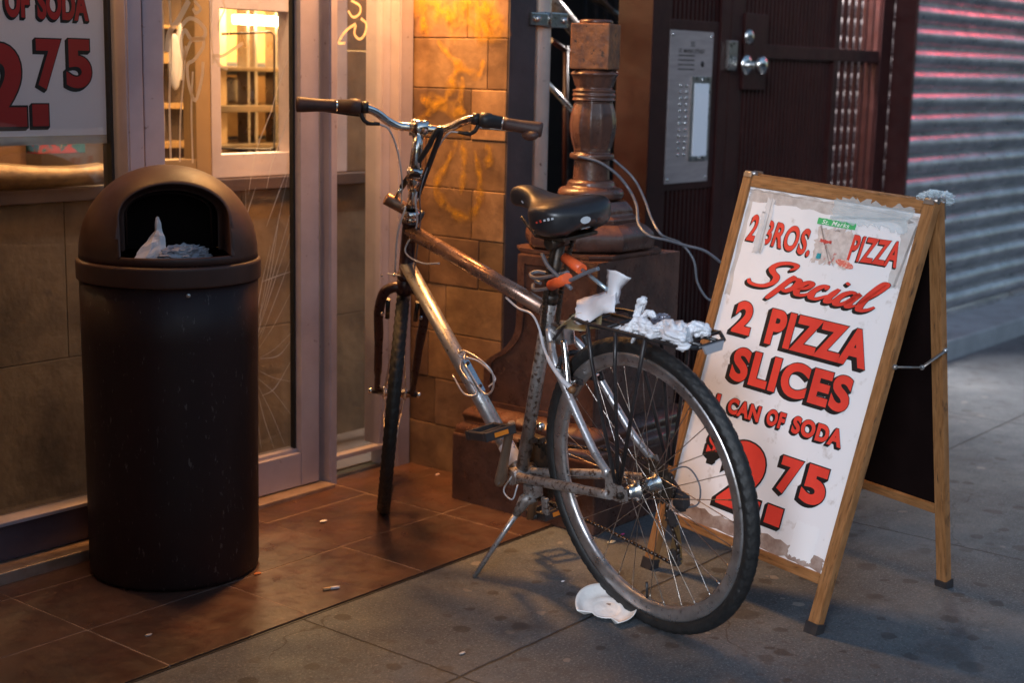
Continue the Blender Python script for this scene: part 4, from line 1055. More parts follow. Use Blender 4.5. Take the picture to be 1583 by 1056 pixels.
# scraped sticker with green banner
STK = mat('scraped faded sticker', (.66, .58, .54), .6, 0, col2=(.46, .38, .35), scale=60, spots=(.50, .12, .10), spot_scale=46, spot_lo=.62, spot_hi=.68)
patch(.270, .382, .095, .178, .0030, STK, 'sticker', 12, .006)
m = MB(); m.poly([pF(.370+.027*math.cos(k*PI/16), .1705+.0085*math.sin(k*PI/16)+.004*math.cos(k*PI/16), .0034) for k in range(32)]); put(m, 'sticker', mat('red flecked print', (.68, .16, .12), .5, 0, col2=(.75, .55, .45), scale=150, lo=.5, hi=.6), fp)
patch(.285, .297, .158, .170, .0036, mat('teal print', (.02, .30, .36), .5), 'sticker', 14, .002)
patch(.284, .318, .124, .131, .0037, mat('red stroke print', (.55, .06, .05), .5), 'sticker', 15, .0015)
patch(.262, .374, .075, .090, .0038, GREEN, 'banner', 16, .0006)
m = MB(); add_glyphs(m, glyphs('St. Marks', .01, .25), lambda x, y: pF(.276+.080*x, .0880-.0105*y, .0042)); put(m, 'lettering', mat('white script', (.8, .85, .8), .5), fp)
# back panel
TRb = TR+dB*.014; TLb = TL+dB*.014
eyB = (BRf-TRb).normalized(); LB = (BRf-TRb).length; nB = eyB.cross(-dW).normalized()
if nB.dot(dB) < 0: nB = -nB
pB = panel(TLb, exF, eyB, nB)
put(MB().prism([pB(a, b_, .004) for a, b_ in ((.012, .012), (SW-.012, .012), (SW-.012, .80), (.012, .80))], nB*-.006), 'back_panel', BLACKBOARD, sb)
plank(pB, 0, ST, 0, LB+.018, -.009, .014, 'stile', sb)
plank(pB, SW-ST, SW, 0, LB-.006, -.009, .014, 'stile', sb)
plank(pB, ST+.0005, SW-ST-.0005, 0, .028, -.008, .012, 'rail', sb, 's')
plank(pB, ST+.0005, SW-ST-.0005, .795, .822, -.008, .012, 'rail', sb, 's')
for s0, ex in ((0, .022), (SW-ST, 0)):
    put(MB().prism([pB(a, b_, .017) for a, b_ in ((s0-.003, LB-.022+ex), (s0+ST+.003, LB-.022+ex), (s0+ST+.003, LB+.004+ex), (s0-.003, LB+.004+ex))], nB*-.028), 'rubber_foot', BLKPLA, sb)
# hinges and folding stay
HM = mat('zinc hinge', (.42, .42, .42), .4, .8, col2=(.3, .24, .2), scale=30)
for s0 in (.0, SW-.032):
    m = MB(); m.prism([pF(a, b_, .0105) for a, b_ in ((s0+.004, -.004), (s0+.030, -.004), (s0+.030, .006), (s0+.004, .006))], nF*-.0025)
    m.prism([pB(a, b_, .0165) for a, b_ in ((s0+.002, -.004), (s0+.032, -.004), (s0+.032, .045), (s0+.002, .045))], nB*-.0025)
    m.tube([pF(s0, -.004, -.002), pF(s0+.034, -.004, -.002)], .006, 10); put(m, 'hinge', HM, sb)
e0 = pF(SW+.002, .372, -.006)+exF*.002; e2 = pB(SW+.002, .365, .0)+exF*.002; e1 = (e0*.46+e2*.54)-Vector((0, 0, .022))
m = MB(); m.tube([e0, e1], .0055, 6, flat=.5); m.tube([e1, e2], .0055, 6, flat=.5)
for e in (e0, e1, e2): m.ball(e, .0065, 2)
put(m, 'folding_stay', HM, sb)
# plastic wrap caught on the top
crumple('plastic_wrap', TR-exF*.035+dB*.045+Vector((0, 0, .004)), .030, (1.3, 1.1, .55), FILM, 'clear bluish plastic wrap caught on top of the sandwich board', 'plastic wrap', amp=.9, seed=11)
# ---------------------------------------------------------------- bicycle
RWH = .345
BPSI, BLEAN = 1.3221, .1381
CON = Vector((2.6943, 1.7150, 0))
MBK = Matrix.Translation(CON) @ Matrix.Rotation(BPSI, 4, 'Z') @ Matrix.Rotation(-BLEAN, 4, 'X')
bike = thing('bicycle', CON, 'old silver city bicycle with black rear rack leaning on its kickstand', 'bicycle', M=MBK)
def P(mb, name, mt, par=None): return put(mb, name, mt, par or bike, world=False)
HA = rad(70.5); RK = .045; DL = -.6271; WB = 1.0961
sx_ = Vector((-math.cos(HA), 0, math.sin(HA))); tx = Vector((math.sin(HA), 0, math.cos(HA)))
A0 = Vector((WB, 0, RWH))-tx*RK
MS = Matrix.Translation(A0) @ Matrix.Rotation(DL, 4, sx_) @ Matrix.Translation(-A0)
def sp(n_, t_, s__): # steered frame coordinates: n left, t forward, s up the steering axis
    return MS @ (A0+Vector((0, n_, 0))+tx*t_+sx_*s__)
BB = Vector((.470, 0, .258)); SC = Vector((.302, 0, .705)); ST_ = Vector((.284, 0, .752))
def hx(z): return A0.x-(z-A0.z)/math.tan(HA)
HT0 = Vector((hx(.705), 0, .705)); HT1 = Vector((hx(.868), 0, .868))
frame = P(MB().tube([Vector((hx(.838)-.005, 0, .838)), Vector((.315, 0, .708))], [.0195, .0185], 24), 'top_tube', mat('bronze brown tube paint', (.40, .25, .19), .27, .75, col2=(.28, .16, .115), scale=14, rvar=.08, bump=.0002, bscale=150, spots=(.06, .04, .03), spot_scale=120, spot_lo=.62, spot_hi=.68))
P(MB().tube([Vector((hx(.745), 0, .745)), BB], [.020, .0205], 24), 'down_tube', SILVER)
P(MB().tube([BB, ST_], .0165, 24), 'seat_tube', DIRTY)
P(MB().tube([HT0, HT0+sx_*.012, HT0+sx_*.0121, HT1-sx_*.0121, HT1-sx_*.012, HT1], [.022, .022, .0195, .0195, .022, .022], 24), 'head_tube', BROWNFORK)
P(MB().tube([BB+Vector((0, -.036, 0)), BB+Vector((0, .036, 0))], .0215, 24), 'bottom_bracket', DIRTY)
P(MB().tube([ST_-Vector((-.008, 0, .022)), ST_], .0205, 20), 'seat_clamp', GREASE)
RA = Vector((0, 0, .342))
for sg, mt in ((1, DIRTY), (-1, DIRTY)):
    P(MB().tube(smooth_path([BB+Vector((-.015, sg*.022, 0)), Vector((.36, sg*.034, .275)), Vector((.20, sg*.055, .305)), Vector((.045, sg*.066, .330))], 6), [.0125]*14+[.011]*5, 16), 'chainstay', mt)
    P(MB().tube(smooth_path([Vector((.262, sg*.030, .640)), Vector((.240, sg*.044, .612)), Vector((.205, sg*.050, .560)), Vector((.105, sg*.060, .430)), Vector((.045, sg*.066, .378))], 6), [.0095]*25, 14), 'seatstay', SILVER)
    dp = MB(); dp.prism([Vector((.055, sg*.0665-.002, .385)), Vector((.060, sg*.0665-.002, .325)), Vector((.028, sg*.0665-.002, .322)), Vector((.006, sg*.0665-.002, .322)), Vector((-.014, sg*.0665-.002, .330)), Vector((-.014, sg*.0665-.002, .354)), Vector((.004, sg*.0665-.002, .362)), Vector((.018, sg*.0665-.002, .365)), Vector((.030, sg*.0665-.002, .392))], (0, .004, 0))
    P(dp, 'dropout', DIRTY)
    P(MB().lathe([(.001, .014), (.006, .014), (.0085, .010), (.0085, 0)], RA+Vector((0, sg*.069, 0)), (0, sg, 0), seg=6, smooth=False), 'axle_nut', GREASE)
P(MB().tube([Vector((.262, -.030, .640)), Vector((.292, -.012, .668)), Vector((.292, .012, .668)), Vector((.262, .030, .640))], .010, 14), 'stay_bridge', SILVER)
P(MB().tube(smooth_path([Vector((.218, .052, .590)), Vector((.232, .030, .606)), Vector((.238, 0, .612)), Vector((.232, -.030, .606)), Vector((.218, -.052, .590))], 4), .007, 10), 'stay_bridge', BLKMET)

# wheels
def wheel(Mx, rear):
    T = Mx
    tire = MB(T)
    R1 = RWH-.0185; seg = 480; rows = []
    for i in range(seg):
        a = 2*PI*i/seg; ring = []
        for k in range(28):
            b2 = 2*PI*k/28; bb = b2 if b2 < PI else b2-2*PI
            lump = 0
            if abs(bb) < 1.35:
                ph = (a*80/(2*PI)+1.1*abs(bb)) % 1
                lump = .0019 if (ph < .62 and .16 < abs(bb) and not .62 < abs(bb) < .78) or abs(bb) < .13 else 0
            r = R1+(.0166+lump)*math.cos(b2); y = (.0172+lump)*math.sin(b2)
            ring.append((r*math.cos(a), y, r*math.sin(a)))
        rows.append(ring)
    tire.grid(rows+[rows[0]], closed=True)
    bmesh.ops.remove_doubles(tire.bm, verts=tire.bm.verts, dist=1e-5)
    wh = P(tire, 'wheel', RUBBER)
    rim = MB(T)
    pr = [(.3125, -.0125), (.3125, .0125), (.306, .0128), (.288, .0105), (.281, .006), (.279, 0), (.281, -.006), (.288, -.0105), (.306, -.0128)]
    rim.lathe(pr, (0, 0, 0), (0, 1, 0), seg=120, closed=True); P(rim, 'rim', RIM, wh)
    hw = .030 if rear else .030; hr = .021 if rear else .017
    hub = MB(T)
    if rear: hp = [(.001, -.050), (.012, -.050), (.013, -.034), (.024, -.033), (.024, -.029), (.0165, -.026), (.0165, .026), (.024, .029), (.024, .033), (.017, .034), (.015, .050), (.010, .056), (.001, .057)]
    else: hp = [(.001, -.046), (.010, -.046), (.012, -.034), (.0195, -.033), (.0195, -.029), (.012, -.024), (.012, .024), (.0195, .029), (.0195, .033), (.012, .034), (.010, .046), (.001, .046)]
    hub.lathe(hp, (0, 0, 0), (0, 1, 0), seg=32); P(hub, 'hub', CHROME, wh)
    N_ = 32 
    for i in range(N_):
        side_ = 1 if i % 2 else -1; grp = (i//2) % 2
        a = 2*PI*(i+.5)/N_; off = (1.25 if grp else -1.25)
        ha = a+off*.86
        p0 = Vector((hr*math.cos(ha), side_*.031, hr*math.sin(ha))); p1 = Vector((.282*math.cos(a), side_*.002, .282*math.sin(a)))
        k = MB(T); k.tube([p0, p1], .00105, 6, cap=False); d = (p1-p0).normalized(); k.tube([p1-d*.013, p1], .0019, 6)
        P(k, 'spoke', SPOKE, wh)
    v = MB(T); va = rad(-83); vp = Vector((math.cos(va), 0, math.sin(va)))
    v.tube([vp*.28, vp*.240], .0032, 8); P(v, 'valve', BLKPLA, wh)
    return wh
MR = Matrix.Translation(RA) @ Matrix.Rotation(.05, 4, 'Y')
rwh = wheel(MR, True)
Fc = sp(0, RK, 0)
MFr = MS.to_3x3().to_4x4(); MFr.translation = Fc
fwh = wheel(MFr, False)

# fork and front end, in steered coordinates
zc_ = (.672-A0.z)/math.sin(HA)            # crown height on the steering axis
P(MB().tube([sp(-.0, 0, zc_-.012), sp(0, 0, zc_+.034)], .021, 20), 'fork_crown', BROWNFORK)
for sg in (1, -1):
    P(MB().tube(smooth_path([sp(sg*.004, 0, zc_+.002), sp(sg*.030, 0, zc_+.002), sp(sg*.054, 0, zc_-.022), sp(sg*.062, .002, zc_-.085), sp(sg*.057, .012, .20), sp(sg*.052, .026, .08), sp(sg*.050, RK, .004)], 6), [.0145]*13+[.014]*6+[.013]*6+[.0115]*6+[.009]*6, 16), 'fork_blade', BROWNFORK)
    P(MB().tube([sp(sg*.046, RK, 0), sp(sg*.062, RK, 0)], .0085, 12), 'dropout', BLKMET)
    P(MB().tube([sp(sg*.062, RK, 0), sp(sg*.074, RK, 0)], [.0075, .0085], 12), 'skewer_nut', CHROME)
    P(MB().tube([sp(sg*.040, .004, zc_-.038), sp(sg*.038, .010, zc_-.10)], .0065, 8), 'brake_arm', BLKMET)
    P(MB().tube([sp(sg*.052, -.012, zc_-.070), sp(sg*.052, -.026, zc_-.070)], .005, 8), 'reflector_stud', CHROME)
P(MB().tube([sp(-.045, -.014, zc_+.044), sp(.048, -.014, zc_+.05)], .0016, 6), 'brake_cable', CABLEW)
P(MB().ball(sp(.03, -.016, zc_+.048), .005, 2).ball(sp(.062, -.018, zc_+.044), .0035, 2), 'cable_end', CHROME)
zt_ = (.868-A0.z)/math.sin(HA)
P(MB().lathe([(.0205, 0), (.0225, .004), (.0225, .010), (.018, .013), (.022, .016), (.022, .024), (.015, .028)], HT1, sx_, seg=24), 'headset', CHROME)
sJ = (.992-A0.z)/math.sin(HA)
P(MB().tube([sp(0, 0, zt_+.02), sp(0, 0, sJ-.02)], .0125, 18), 'stem_quill', CHROME)
stm = MB(); stm.tube([sp(0, 0, sJ-.045), sp(0, 0, sJ-.02), sp(0, 0, sJ+.012)], [.015, .0195, .0185], 18); stm.tube([sp(-.020, -.002, sJ), sp(.020, -.002, sJ)], .019, 20)
stem = P(stm, 'stem', CHROME)
P(MB().tube([sp(-.002, -.0165, sJ+.004), sp(-.002, -.0215, sJ+.002)], [.015, .014], 20), 'stem_cap', BLKPLA, stem)
BC = .8031; BT = .0629
P(MB().tube([sp(0, .004, sJ+.01), sp(0, BT*.6, (sJ+BC)/2+.01), sp(0, BT-.006, BC-.010)], [.0165, .0145, .015], 16), 'stem_extension', CHROME, stem)
P(MB().tube([sp(-.024, BT, BC), sp(.024, BT, BC)], .0215, 20), 'bar_clamp', CHROME, stem)
for sg in (-.013, .013): P(MB().tube([sp(sg, BT-.004, BC+.014), sp(sg, BT-.006, BC+.024)], .0042, 8), 'bolt', CHROME, stem)
# handlebar
def hb(n_, t_, s__): return sp(n_, BT+t_, BC+s__)
LB_ = [(0, 0, 0), (.03, 0, .0), (.055, -.001, .001), (.082, -.006, .014), (.108, -.012, .034), (.132, -.018, .046), (.155, -.022, .050), (.20, -.028, .050), (.309, -.040, .046)]
path = [hb(-a, b_, c) for a, b_, c in LB_[::-1]]+[hb(a, b_, c) for a, b_, c in LB_[1:]]
P(MB().tube(smooth_path(path, 6), .0112, 18), 'handlebar', CHROME)
for sg in (1, -1):
    def h(a, b_=0, c=0):
        # point on the straight grip part
        q = (a-.155)/(.309-.155); return hb(sg*a, -.022-.018*q+b_, .050-.004*q+c)
    g_ = P(MB().tube([h(.212), h(.2125), h(.225), h(.262), h(.300), h(.309), h(.3125)], [.013, .0165, .0155, .0165, .0195, .0195, .015], 20), 'grip', GRIP)
    P(MB().tube([h(.2125), h(.210)], .0165, 16), 'end_ring', STEEL, g_) if sg < 0 else None
    if sg < 0: P(MB().ball(h(.282, -.018, -.012), .017, 3, (1.6, 1, .8)), 'palm_rest', GRIP, g_)
    sh_ = P(MB().tube([h(.150), h(.153), h(.165), h(.180), h(.1805), h(.208)], [.0135, .0185, .0205, .0195, .0175, .0165], 20), 'shifter', GRIP if sg > 0 else BLKPLA)
    bp_ = P(MB().tube([h(.132, 0, -.001), h(.150, 0, -.001)], .0155, 14), 'brake_perch', BLKPLA)
    lev = smooth_path([h(.150, .006, -.010), h(.148, .022, -.030), h(.162, .040, -.038), h(.22, .046, -.034), h(.262, .050, -.030)], 5)
    P(MB().tube(lev, .0052, 8), 'brake_lever', CHROME if sg < 0 else BLKMET, bp_)
    P(MB().tube(smooth_path([h(.150, -.004, -.012), h(.142, -.010, -.030), h(.128, -.010, -.040), h(.118, -.010, -.040)], 4), .0055, 8), 'cable_stop', BLKPLA, bp_)
    P(MB().tube([h(.134, -.010, -.040), h(.100, -.010, -.041)], [.006, .0045], 8), 'barrel_adjuster', BLKPLA, bp_)
    # housings
    if sg > 0:
        P(MB().tube(smooth_path([h(.103, -.010, -.041), h(.075, -.012, -.055), hb(.048, -.03, -.060), hb(.030, -.055, -.13), hb(.026, -.06, -.20), sp(.016, -.028, sJ-.085), sp(.03, -.03, zt_-.03), sp(.028, -.02, zc_+.06)], 8), .0024, 8), 'brake_cable', CABLEW)
    else:
        P(MB().tube(smooth_path([h(.103, -.010, -.041), h(.075, -.01, -.05), hb(-.045, -.02, -.060), hb(-.018, -.045, -.13), sp(-.008, -.02, sJ-.06), sp(-.018, -.028, zt_), Vector((hx(.80)-.02, .024, .79)), Vector((.80, .022, .765)), Vector((.72, .018, .772))], 8), .0024, 8), 'brake_cable', CABLEW)
P(MB().tube(smooth_path([hb(-.10, -.01, .03), hb(-.060, .01, -.02), sp(-.020, -.03, sJ-.02), sp(-.026, -.034, zt_+.02), sp(-.024, -.03, zt_-.09), sp(-.020, -.02, zc_+.02)], 8), .0018, 6), 'gear_cable', CABLEG)

# saddle
def saddle():
    m = MB(); rows = []
    secs = [(.392, .006, .984, .970), (.388, .018, .990, .956), (.375, .0245, .996, .950), (.350, .0265, .998, .949), (.318, .0300, .993, .946), (.292, .0400, .985, .938), (.268, .0580, .979, .924), (.246, .0780, .977, .908), (.222, .0920, .979, .900), (.195, .0960, .982, .899), (.168, .0930, .981, .903), (.146, .0800, .976, .911), (.130, .0560, .968, .924), (.121, .03, .958, .936), (.119, .012, .951, .942)]
    secs = [(p.x, q.x, q.y, q.z) for p, q in zip(smooth_path([(a, 0, 0) for a, *_ in secs], 3), smooth_path([(b_, c, d) for _, b_, c, d in secs], 3))]
    for x, w_, zt, zb in secs:
        ring = []; n = 28
        for k in range(n):
            a = 2*PI*k/n; ca_, sa_ = math.cos(a), math.sin(a)
            yy = w_*(abs(ca_)**.72)*(1 if ca_ >= 0 else -1)
            if sa_ >= 0: zz = (zt-.020)+.020*(sa_**.75)
            else: zz = (zt-.020)-(zt-.020-zb)*(abs(sa_)**.45 if abs(ca_) > .35 else abs(sa_)**.45*.86)
            ring.append((x, yy, zz))
        rows.append(ring)
    m.grid(rows, closed=True); m.poly(rows[0]); m.poly(rows[-1][::-1])
    return m
sad = P(saddle(), 'saddle', SADDLE)
P(MB().tube([Vector((.236, .024, .885)), Vector((.17, .040, .905)), Vector((.15, .042, .915))], .0038, 8), 'rail', BLKMET, sad)
P(MB().tube([Vector((.236, -.024, .885)), Vector((.17, -.040, .905)), Vector((.15, -.042, .915))], .0038, 8), 'rail', BLKMET, sad)
P(MB().tube([Vector((.36, .012, .925)), Vector((.30, .020, .888)), Vector((.236, .024, .885))], .0038, 8), 'rail', BLKMET, sad)
P(MB().box((.16, -.05, .893), (.265, .05, .902), .003), 'pan', GREASE, sad)
P(MB().tube([Vector((.238, -.034, .880)), Vector((.238, .034, .880))], .0165, 14), 'clamp', GREASE, sad)
# saddle badges
LOGO = mat('silver badge print', (.5, .52, .55), .4)
from mathutils.bvhtree import BVHTree
sbv = BVHTree.FromPolygons([v.co.copy() for v in sad.data.vertices], [tuple(p.vertices) for p in sad.data.polygons])
MI = MBK.inverted()
def on_saddle(px, py):
    d = (fwd+rgt*((px-CXP)/F_PX)+dwn*((py-CYP)/F_PX)).normalized()
    return sbv.ray_cast(MI @ EYE, (MI.to_3x3() @ d).normalized())
def saddle_mark(px, py, w_, h_, tilt, name, mt, round_=True):
    loc, nrm, _, _ = on_saddle(px, py)
    if loc is None: return
    ub = Vector((0, 0, 1)).cross(nrm).normalized(); vb = nrm.cross(ub); ub = ub*math.cos(tilt)+vb*math.sin(tilt); vb = nrm.cross(ub)
    if round_: ol = [(math.cos(2*PI*k/24), math.sin(2*PI*k/24)) for k in range(24)]
    else: ol = [(-1, -1), (1, -1), (1, 1), (-1, 1)]
    P(MB().prism([loc+nrm*.0002+ub*w_*a+vb*h_*b_ for a, b_ in ol], nrm*.0012), name, mt, sad)
saddle_mark(905, 340, .0135, .0078, 0, 'badge', LOGO)
saddle_mark(905, 352, .0125, .0016, 0, 'badge_strip', LOGO, False)
for i, q in enumerate(((830, 344), (836, 342), (842, 340.5), (848, 339), (854, 338))):
    saddle_mark(*q, .0026, .0030 if i % 2 else .0022, .3, 'side_print', mat('red print', (.55, .05, .03), .4) if i < 2 else LOGO, False)
saddle_mark(808, 312, .004, .0012, -.6, 'side_print', LOGO, False)
spst = MB(); spst.tube([ST_-Vector((-.03, 0, .08)), Vector((.240, 0, .872))], .0135, 18); P(spst, 'seatpost', GREASE)
# security chain from saddle to frame
m = MB(); cp = smooth_path([Vector((.232, .020, .882)), Vector((.252, .020, .840)), Vector((.268, .021, .795)), Vector((.278, .022, .750)), Vector((.292, .022, .700)), Vector((.300, .021, .655))], 5)
for i, p in enumerate(cp):
    m.box(p-Vector((.0055, .003, .0055)), p+Vector((.0055, .004, .0035)), .0015)
P(m, 'saddle_chain', GREASE); m = MB()
cp2 = smooth_path([Vector((.205, -.01, .882)), Vector((.225, -.006, .83)), Vector((.24, 0, .78)), Vector((.252, .004, .73)), Vector((.262, .006, .69))], 5)
for i, p in enumerate(cp2): m.box(p-Vector((.0055, .003, .0055)), p+Vector((.0055, .004, .0035)), .0015)
P(m, 'saddle_chain', GREASE)

# crankset
AX = BB+Vector((0, .072, .002))
def crank(a, sg):
    c = BB+Vector((0, sg*.066, 0)); e = c+Vector((math.cos(a)*.165, sg*.008, math.sin(a)*.165))
    return c, e
ang = math.atan2(.427-.262, .385-.470)
c, e = Vector((.462, .072, .262)), Vector((.385, .080, .425))
cm_ = MB(); cm_.tube([c-(e-c).normalized()*.016, c, c+(e-c)*.3, c+(e-c)*.7, e, e+(e-c).normalized()*.012], [.010, .0175, .0145, .0125, .0135, .009], 14, flat=.55)
ck = P(cm_, 'crank_arm', mat('tarnished bronze alloy', (.36, .27, .20), .42, .7, col2=(.28, .2, .15), scale=20, rvar=.1))
P(MB().tube([c+Vector((0, .006, 0)), c+Vector((0, .011, 0))], .0085, 14), 'dust_cap', DIRTY, ck)
def pedal(c, sg, a=.35):
    q = Matrix.Translation(c) @ Matrix.Rotation(a, 4, 'Y')
    b1 = MB(q); b1.box((-.044, .012*sg, -.011), (-.032, .10*sg, .011), .002); b1.box((.032, .012*sg, -.011), (.044, .10*sg, .011), .002); b1.box((-.0315, .012*sg, -.010), (.0315, .024*sg, .010), .002); b1.box((-.0315, .088*sg, -.010), (.0315, .10*sg, .010), .002); b1.tube([(0, 0, 0), (0, .09*sg, 0)], .008, 10)
    pd = P(b1, 'pedal', BLKPLA)
    for x in (-.0465, .0455): P(MB(q).box((x, .036*sg, -.0055), (x+.001, .076*sg, .0055)), 'reflector', ORANGE2, pd)
pedal(e+Vector((0, .004, 0)), 1, .15)
c2, e2_ = Vector((.478, -.066, .256)), Vector((.552, -.074, .092))
P(MB().tube([c2, e2_], [.0165, .0125], 14, flat=.55), 'crank_arm', bpy.data.materials['tarnished bronze alloy'])
pedal(e2_-Vector((0, .004, 0)), -1, .15)
cr_ = MB()
def ring_teeth(mb, c, r, n, th):
    pts = []
    for k in range(n*4):
        a = 2*PI*k/(n*4); rr = r+(.0045 if k % 4 in (1, 2) else 0); pts.append(Vector((c.x+rr*math.cos(a), c.y-th/2, c.z+rr*math.sin(a))))
    mb.prism(pts, (0, th, 0))
ring_teeth(cr_, BB+Vector((0, -.046, 0)), .085, 42, .003); ring_teeth(cr_, BB+Vector((0, -.040, 0)), .070, 34, .003)
P(cr_, 'chainring', GREASE)
cg = MB()
for k, r in enumerate((.048, .043, .038, .033, .028, .024)): ring_teeth(cg, RA+Vector((0, -.038-.0038*k, 0)), r, int(r*480), .002)
P(cg, 'cassette', GREASE)
# chain: upper run, lower run round the derailleur
chp = [BB+Vector((.02, -.043, .084)), BB+Vector((-.06, -.043, .078)), Vector((.20, -.043, .372)), Vector((.02, -.044, .386)), Vector((-.040, -.045, .365)), Vector((-.044, -.046, .325)), Vector((-.018, -.046, .292)), Vector((-.014, -.046, .262)), Vector((-.034, -.046, .225)), Vector((-.046, -.046, .190)), Vector((-.040, -.046, .158)), Vector((-.016, -.046, .146)), Vector((.014, -.045, .150)), Vector((.20, -.044, .166)), BB+Vector((-.03, -.043, -.083)), BB+Vector((.04, -.043, -.075))]
m = MB(); ln = []
for a, b_ in zip(chp, chp[1:]):
    k = max(1, int((b_-a).length/.0127)); ln += [a+(b_-a)*i/k for i in range(k)]
for i in range(len(ln)-1):
    a, b_ = ln[i], ln[i+1]; w_ = .0034 if i % 2 else .0022
    m.tube([a, b_], [.0042, .0042], 6, flat=1); m.ball((a+b_)/2, .0050 if i % 2 else .0036, 1)
P(m, 'chain', mat('oily bike chain', (.09, .07, .06), .35, .8, col2=(.05, .035, .03), scale=60))
m = MB(); m.tube([RA+Vector((-.002, -.074, -.012)), Vector((-.022, -.078, .300)), Vector((-.036, -.070, .268))], [.012, .014, .012], 12); m.box((-.062, -.078, .282), (-.022, -.056, .318), .006)
rd = P(m, 'rear_derailleur', BLKPLA)
m = MB(); m.prism([Vector((-.022, -.051, .275)), Vector((-.046, -.051, .268)), Vector((-.052, -.051, .205)), Vector((-.052, -.051, .155)), Vector((-.030, -.051, .145)), Vector((-.012, -.051, .160)), Vector((-.026, -.051, .215))], (0, .0025, 0))
P(m, 'cage_plate', mat('brassy cage plate', (.42, .28, .12), .4, .7, col2=(.2, .12, .06), scale=40), rd)
for z, x in ((.258, -.030), (.163, -.032)):
    j = MB(); ring_teeth(j, Vector((x, -.046, z)), .017, 11, .006); P(j, 'jockey_wheel', BLKPLA, rd)
P(MB().tube(smooth_path([Vector((.02, -.072, .345)), Vector((-.045, -.085, .375)), Vector((-.085, -.085, .345)), Vector((-.085, -.08, .30)), Vector((-.06, -.07, .285))], 6), .0020, 8), 'gear_cable', CABLEG)
m = MB(); m.box((.425, -.052, .335), (.472, -.030, .352), .003); m.tube([Vector((.452, -.03, .345)), Vector((.430, .004, .37)), Vector((.415, -.006, .40))], .0075, 8); m.box((.41, -.016, .35), (.45, .008, .362), .002)
P(m, 'front_derailleur', GREASE)
P(MB().ball(Vector((.40, -.02, .392)), .011, 2), 'derailleur_bolt', CHROME)
P(MB().tube(smooth_path([BB+Vector((-.02, .03, .02)), BB+Vector((.02, .045, -.035)), BB+Vector((-.02, .05, -.05)), BB+Vector((-.035, .04, -.01))], 5), .0022, 6), 'gear_cable', CABLEW)

# kickstand
K0 = Vector((.408, .018, .232)); K1 = Vector((.4906, .1596, .0235))
m = MB(); m.box(K0-Vector((.018, .022, .016)), K0+Vector((.018, .014, .018)), .004); m.tube([K0+Vector((-.008, 0, -.010)), K0+(K1-K0)*.10+Vector((0, .004, 0)), K0+(K1-K0)*.28], [.017, .017, .0095], 14)
P(m, 'kickstand_mount', DIRTY)
P(MB().tube([K0+(K1-K0)*.20, K0+(K1-K0)*.5, K1], [.0085, .0065, .006], 12), 'kickstand', SILVER)
P(MB().box(K0+Vector((-.045, -.018, -.058)), K0+Vector((-.022, -.008, -.012)), .004), 'stand_plate', DIRTY)
# bottle cage
dt = (BB-Vector((hx(.745), 0, .745))).normalized(); dn = Vector((-dt.z, 0, dt.x)); dn = -dn if dn.x > 0 else dn   # off the tube, rearwards/up
def cg_(u, y, h_): return Vector((hx(.745), 0, .745))+dt*u+Vector((0, y, 0))+dn*h_
U0 = (Vector((.672, 0, .53))-Vector((hx(.745), 0, .745))).dot(dt)
m = MB()
w1 = smooth_path([cg_(U0-.012, .004, .030), cg_(U0-.018, .014, .040), cg_(U0-.004, .024, .052), cg_(U0+.01, .030, .085), cg_(U0+.06, .024, .118), cg_(U0+.10, .012, .118), cg_(U0+.125, .006, .085), cg_(U0+.125, .004, .045), cg_(U0+.10, .006, .028), cg_(U0+.02, .008, .024)], 6)
m.tube(w1, .0026, 8)
m.tube(smooth_path([cg_(U0, .006, .024), cg_(U0+.03, .030, .030), cg_(U0+.075, .040, .050), cg_(U0+.085, .02, .03), cg_(U0+.11, .026, .028), cg_(U0+.09, .044, .010), cg_(U0+.03, .042, .002)], 6), .0024, 8)
m.tube(smooth_path([cg_(U0, -.006, .024), cg_(U0+.03, -.030, .034), cg_(U0+.09, -.036, .05), cg_(U0+.10, -.02, .028)], 6), .0024, 8)
m.tube([cg_(U0-.01+.010*math.cos(k*PI/6), .003+.010*math.sin(k*PI/6), .026) for k in range(12)], .002, 6, closed=True)
cage = P(m, 'bottle_cage', mat('pale cage wire', (.62, .58, .58), .35, .6))
m = MB(); m.box(Vector((-.008, -.0055, -.001)), Vector((.008, .0055, .001)))
m.bm.free(); m = MB(); m.prism([cg_(U0+.01, -.009, .0215), cg_(U0+.01, .009, .0215), cg_(U0+.105, .009, .0215), cg_(U0+.105, -.009, .0215)], dn*.004)
P(m, 'mount_strip', CHROME, cage)
for u in (.02, .09): P(MB().tube([cg_(U0+u, 0, .020), cg_(U0+u, 0, .030)], .0048, 8), 'bolt', GREASE, cage)
# sticker on the seat tube foot
P(MB().tube([BB+(SC-BB)*.085, BB+(SC-BB)*.2], .0172, 20, cap=False), 'sticker', mat('white and blue sticker', (.70, .70, .74), .35, 0, col2=(.05, .12, .42), scale=60, lo=.58, hi=.6)) if False else None
m = MB(); m.lathe([(.0212, .0), (.0212, .055)], cg_((BB-Vector((hx(.745), 0, .745))).length-.085, 0, 0), dt, seg=24); P(m, 'sticker', mat('white and blue sticker', (.70, .70, .74), .35, 0, col2=(.05, .12, .42), scale=60, lo=.58, hi=.6))
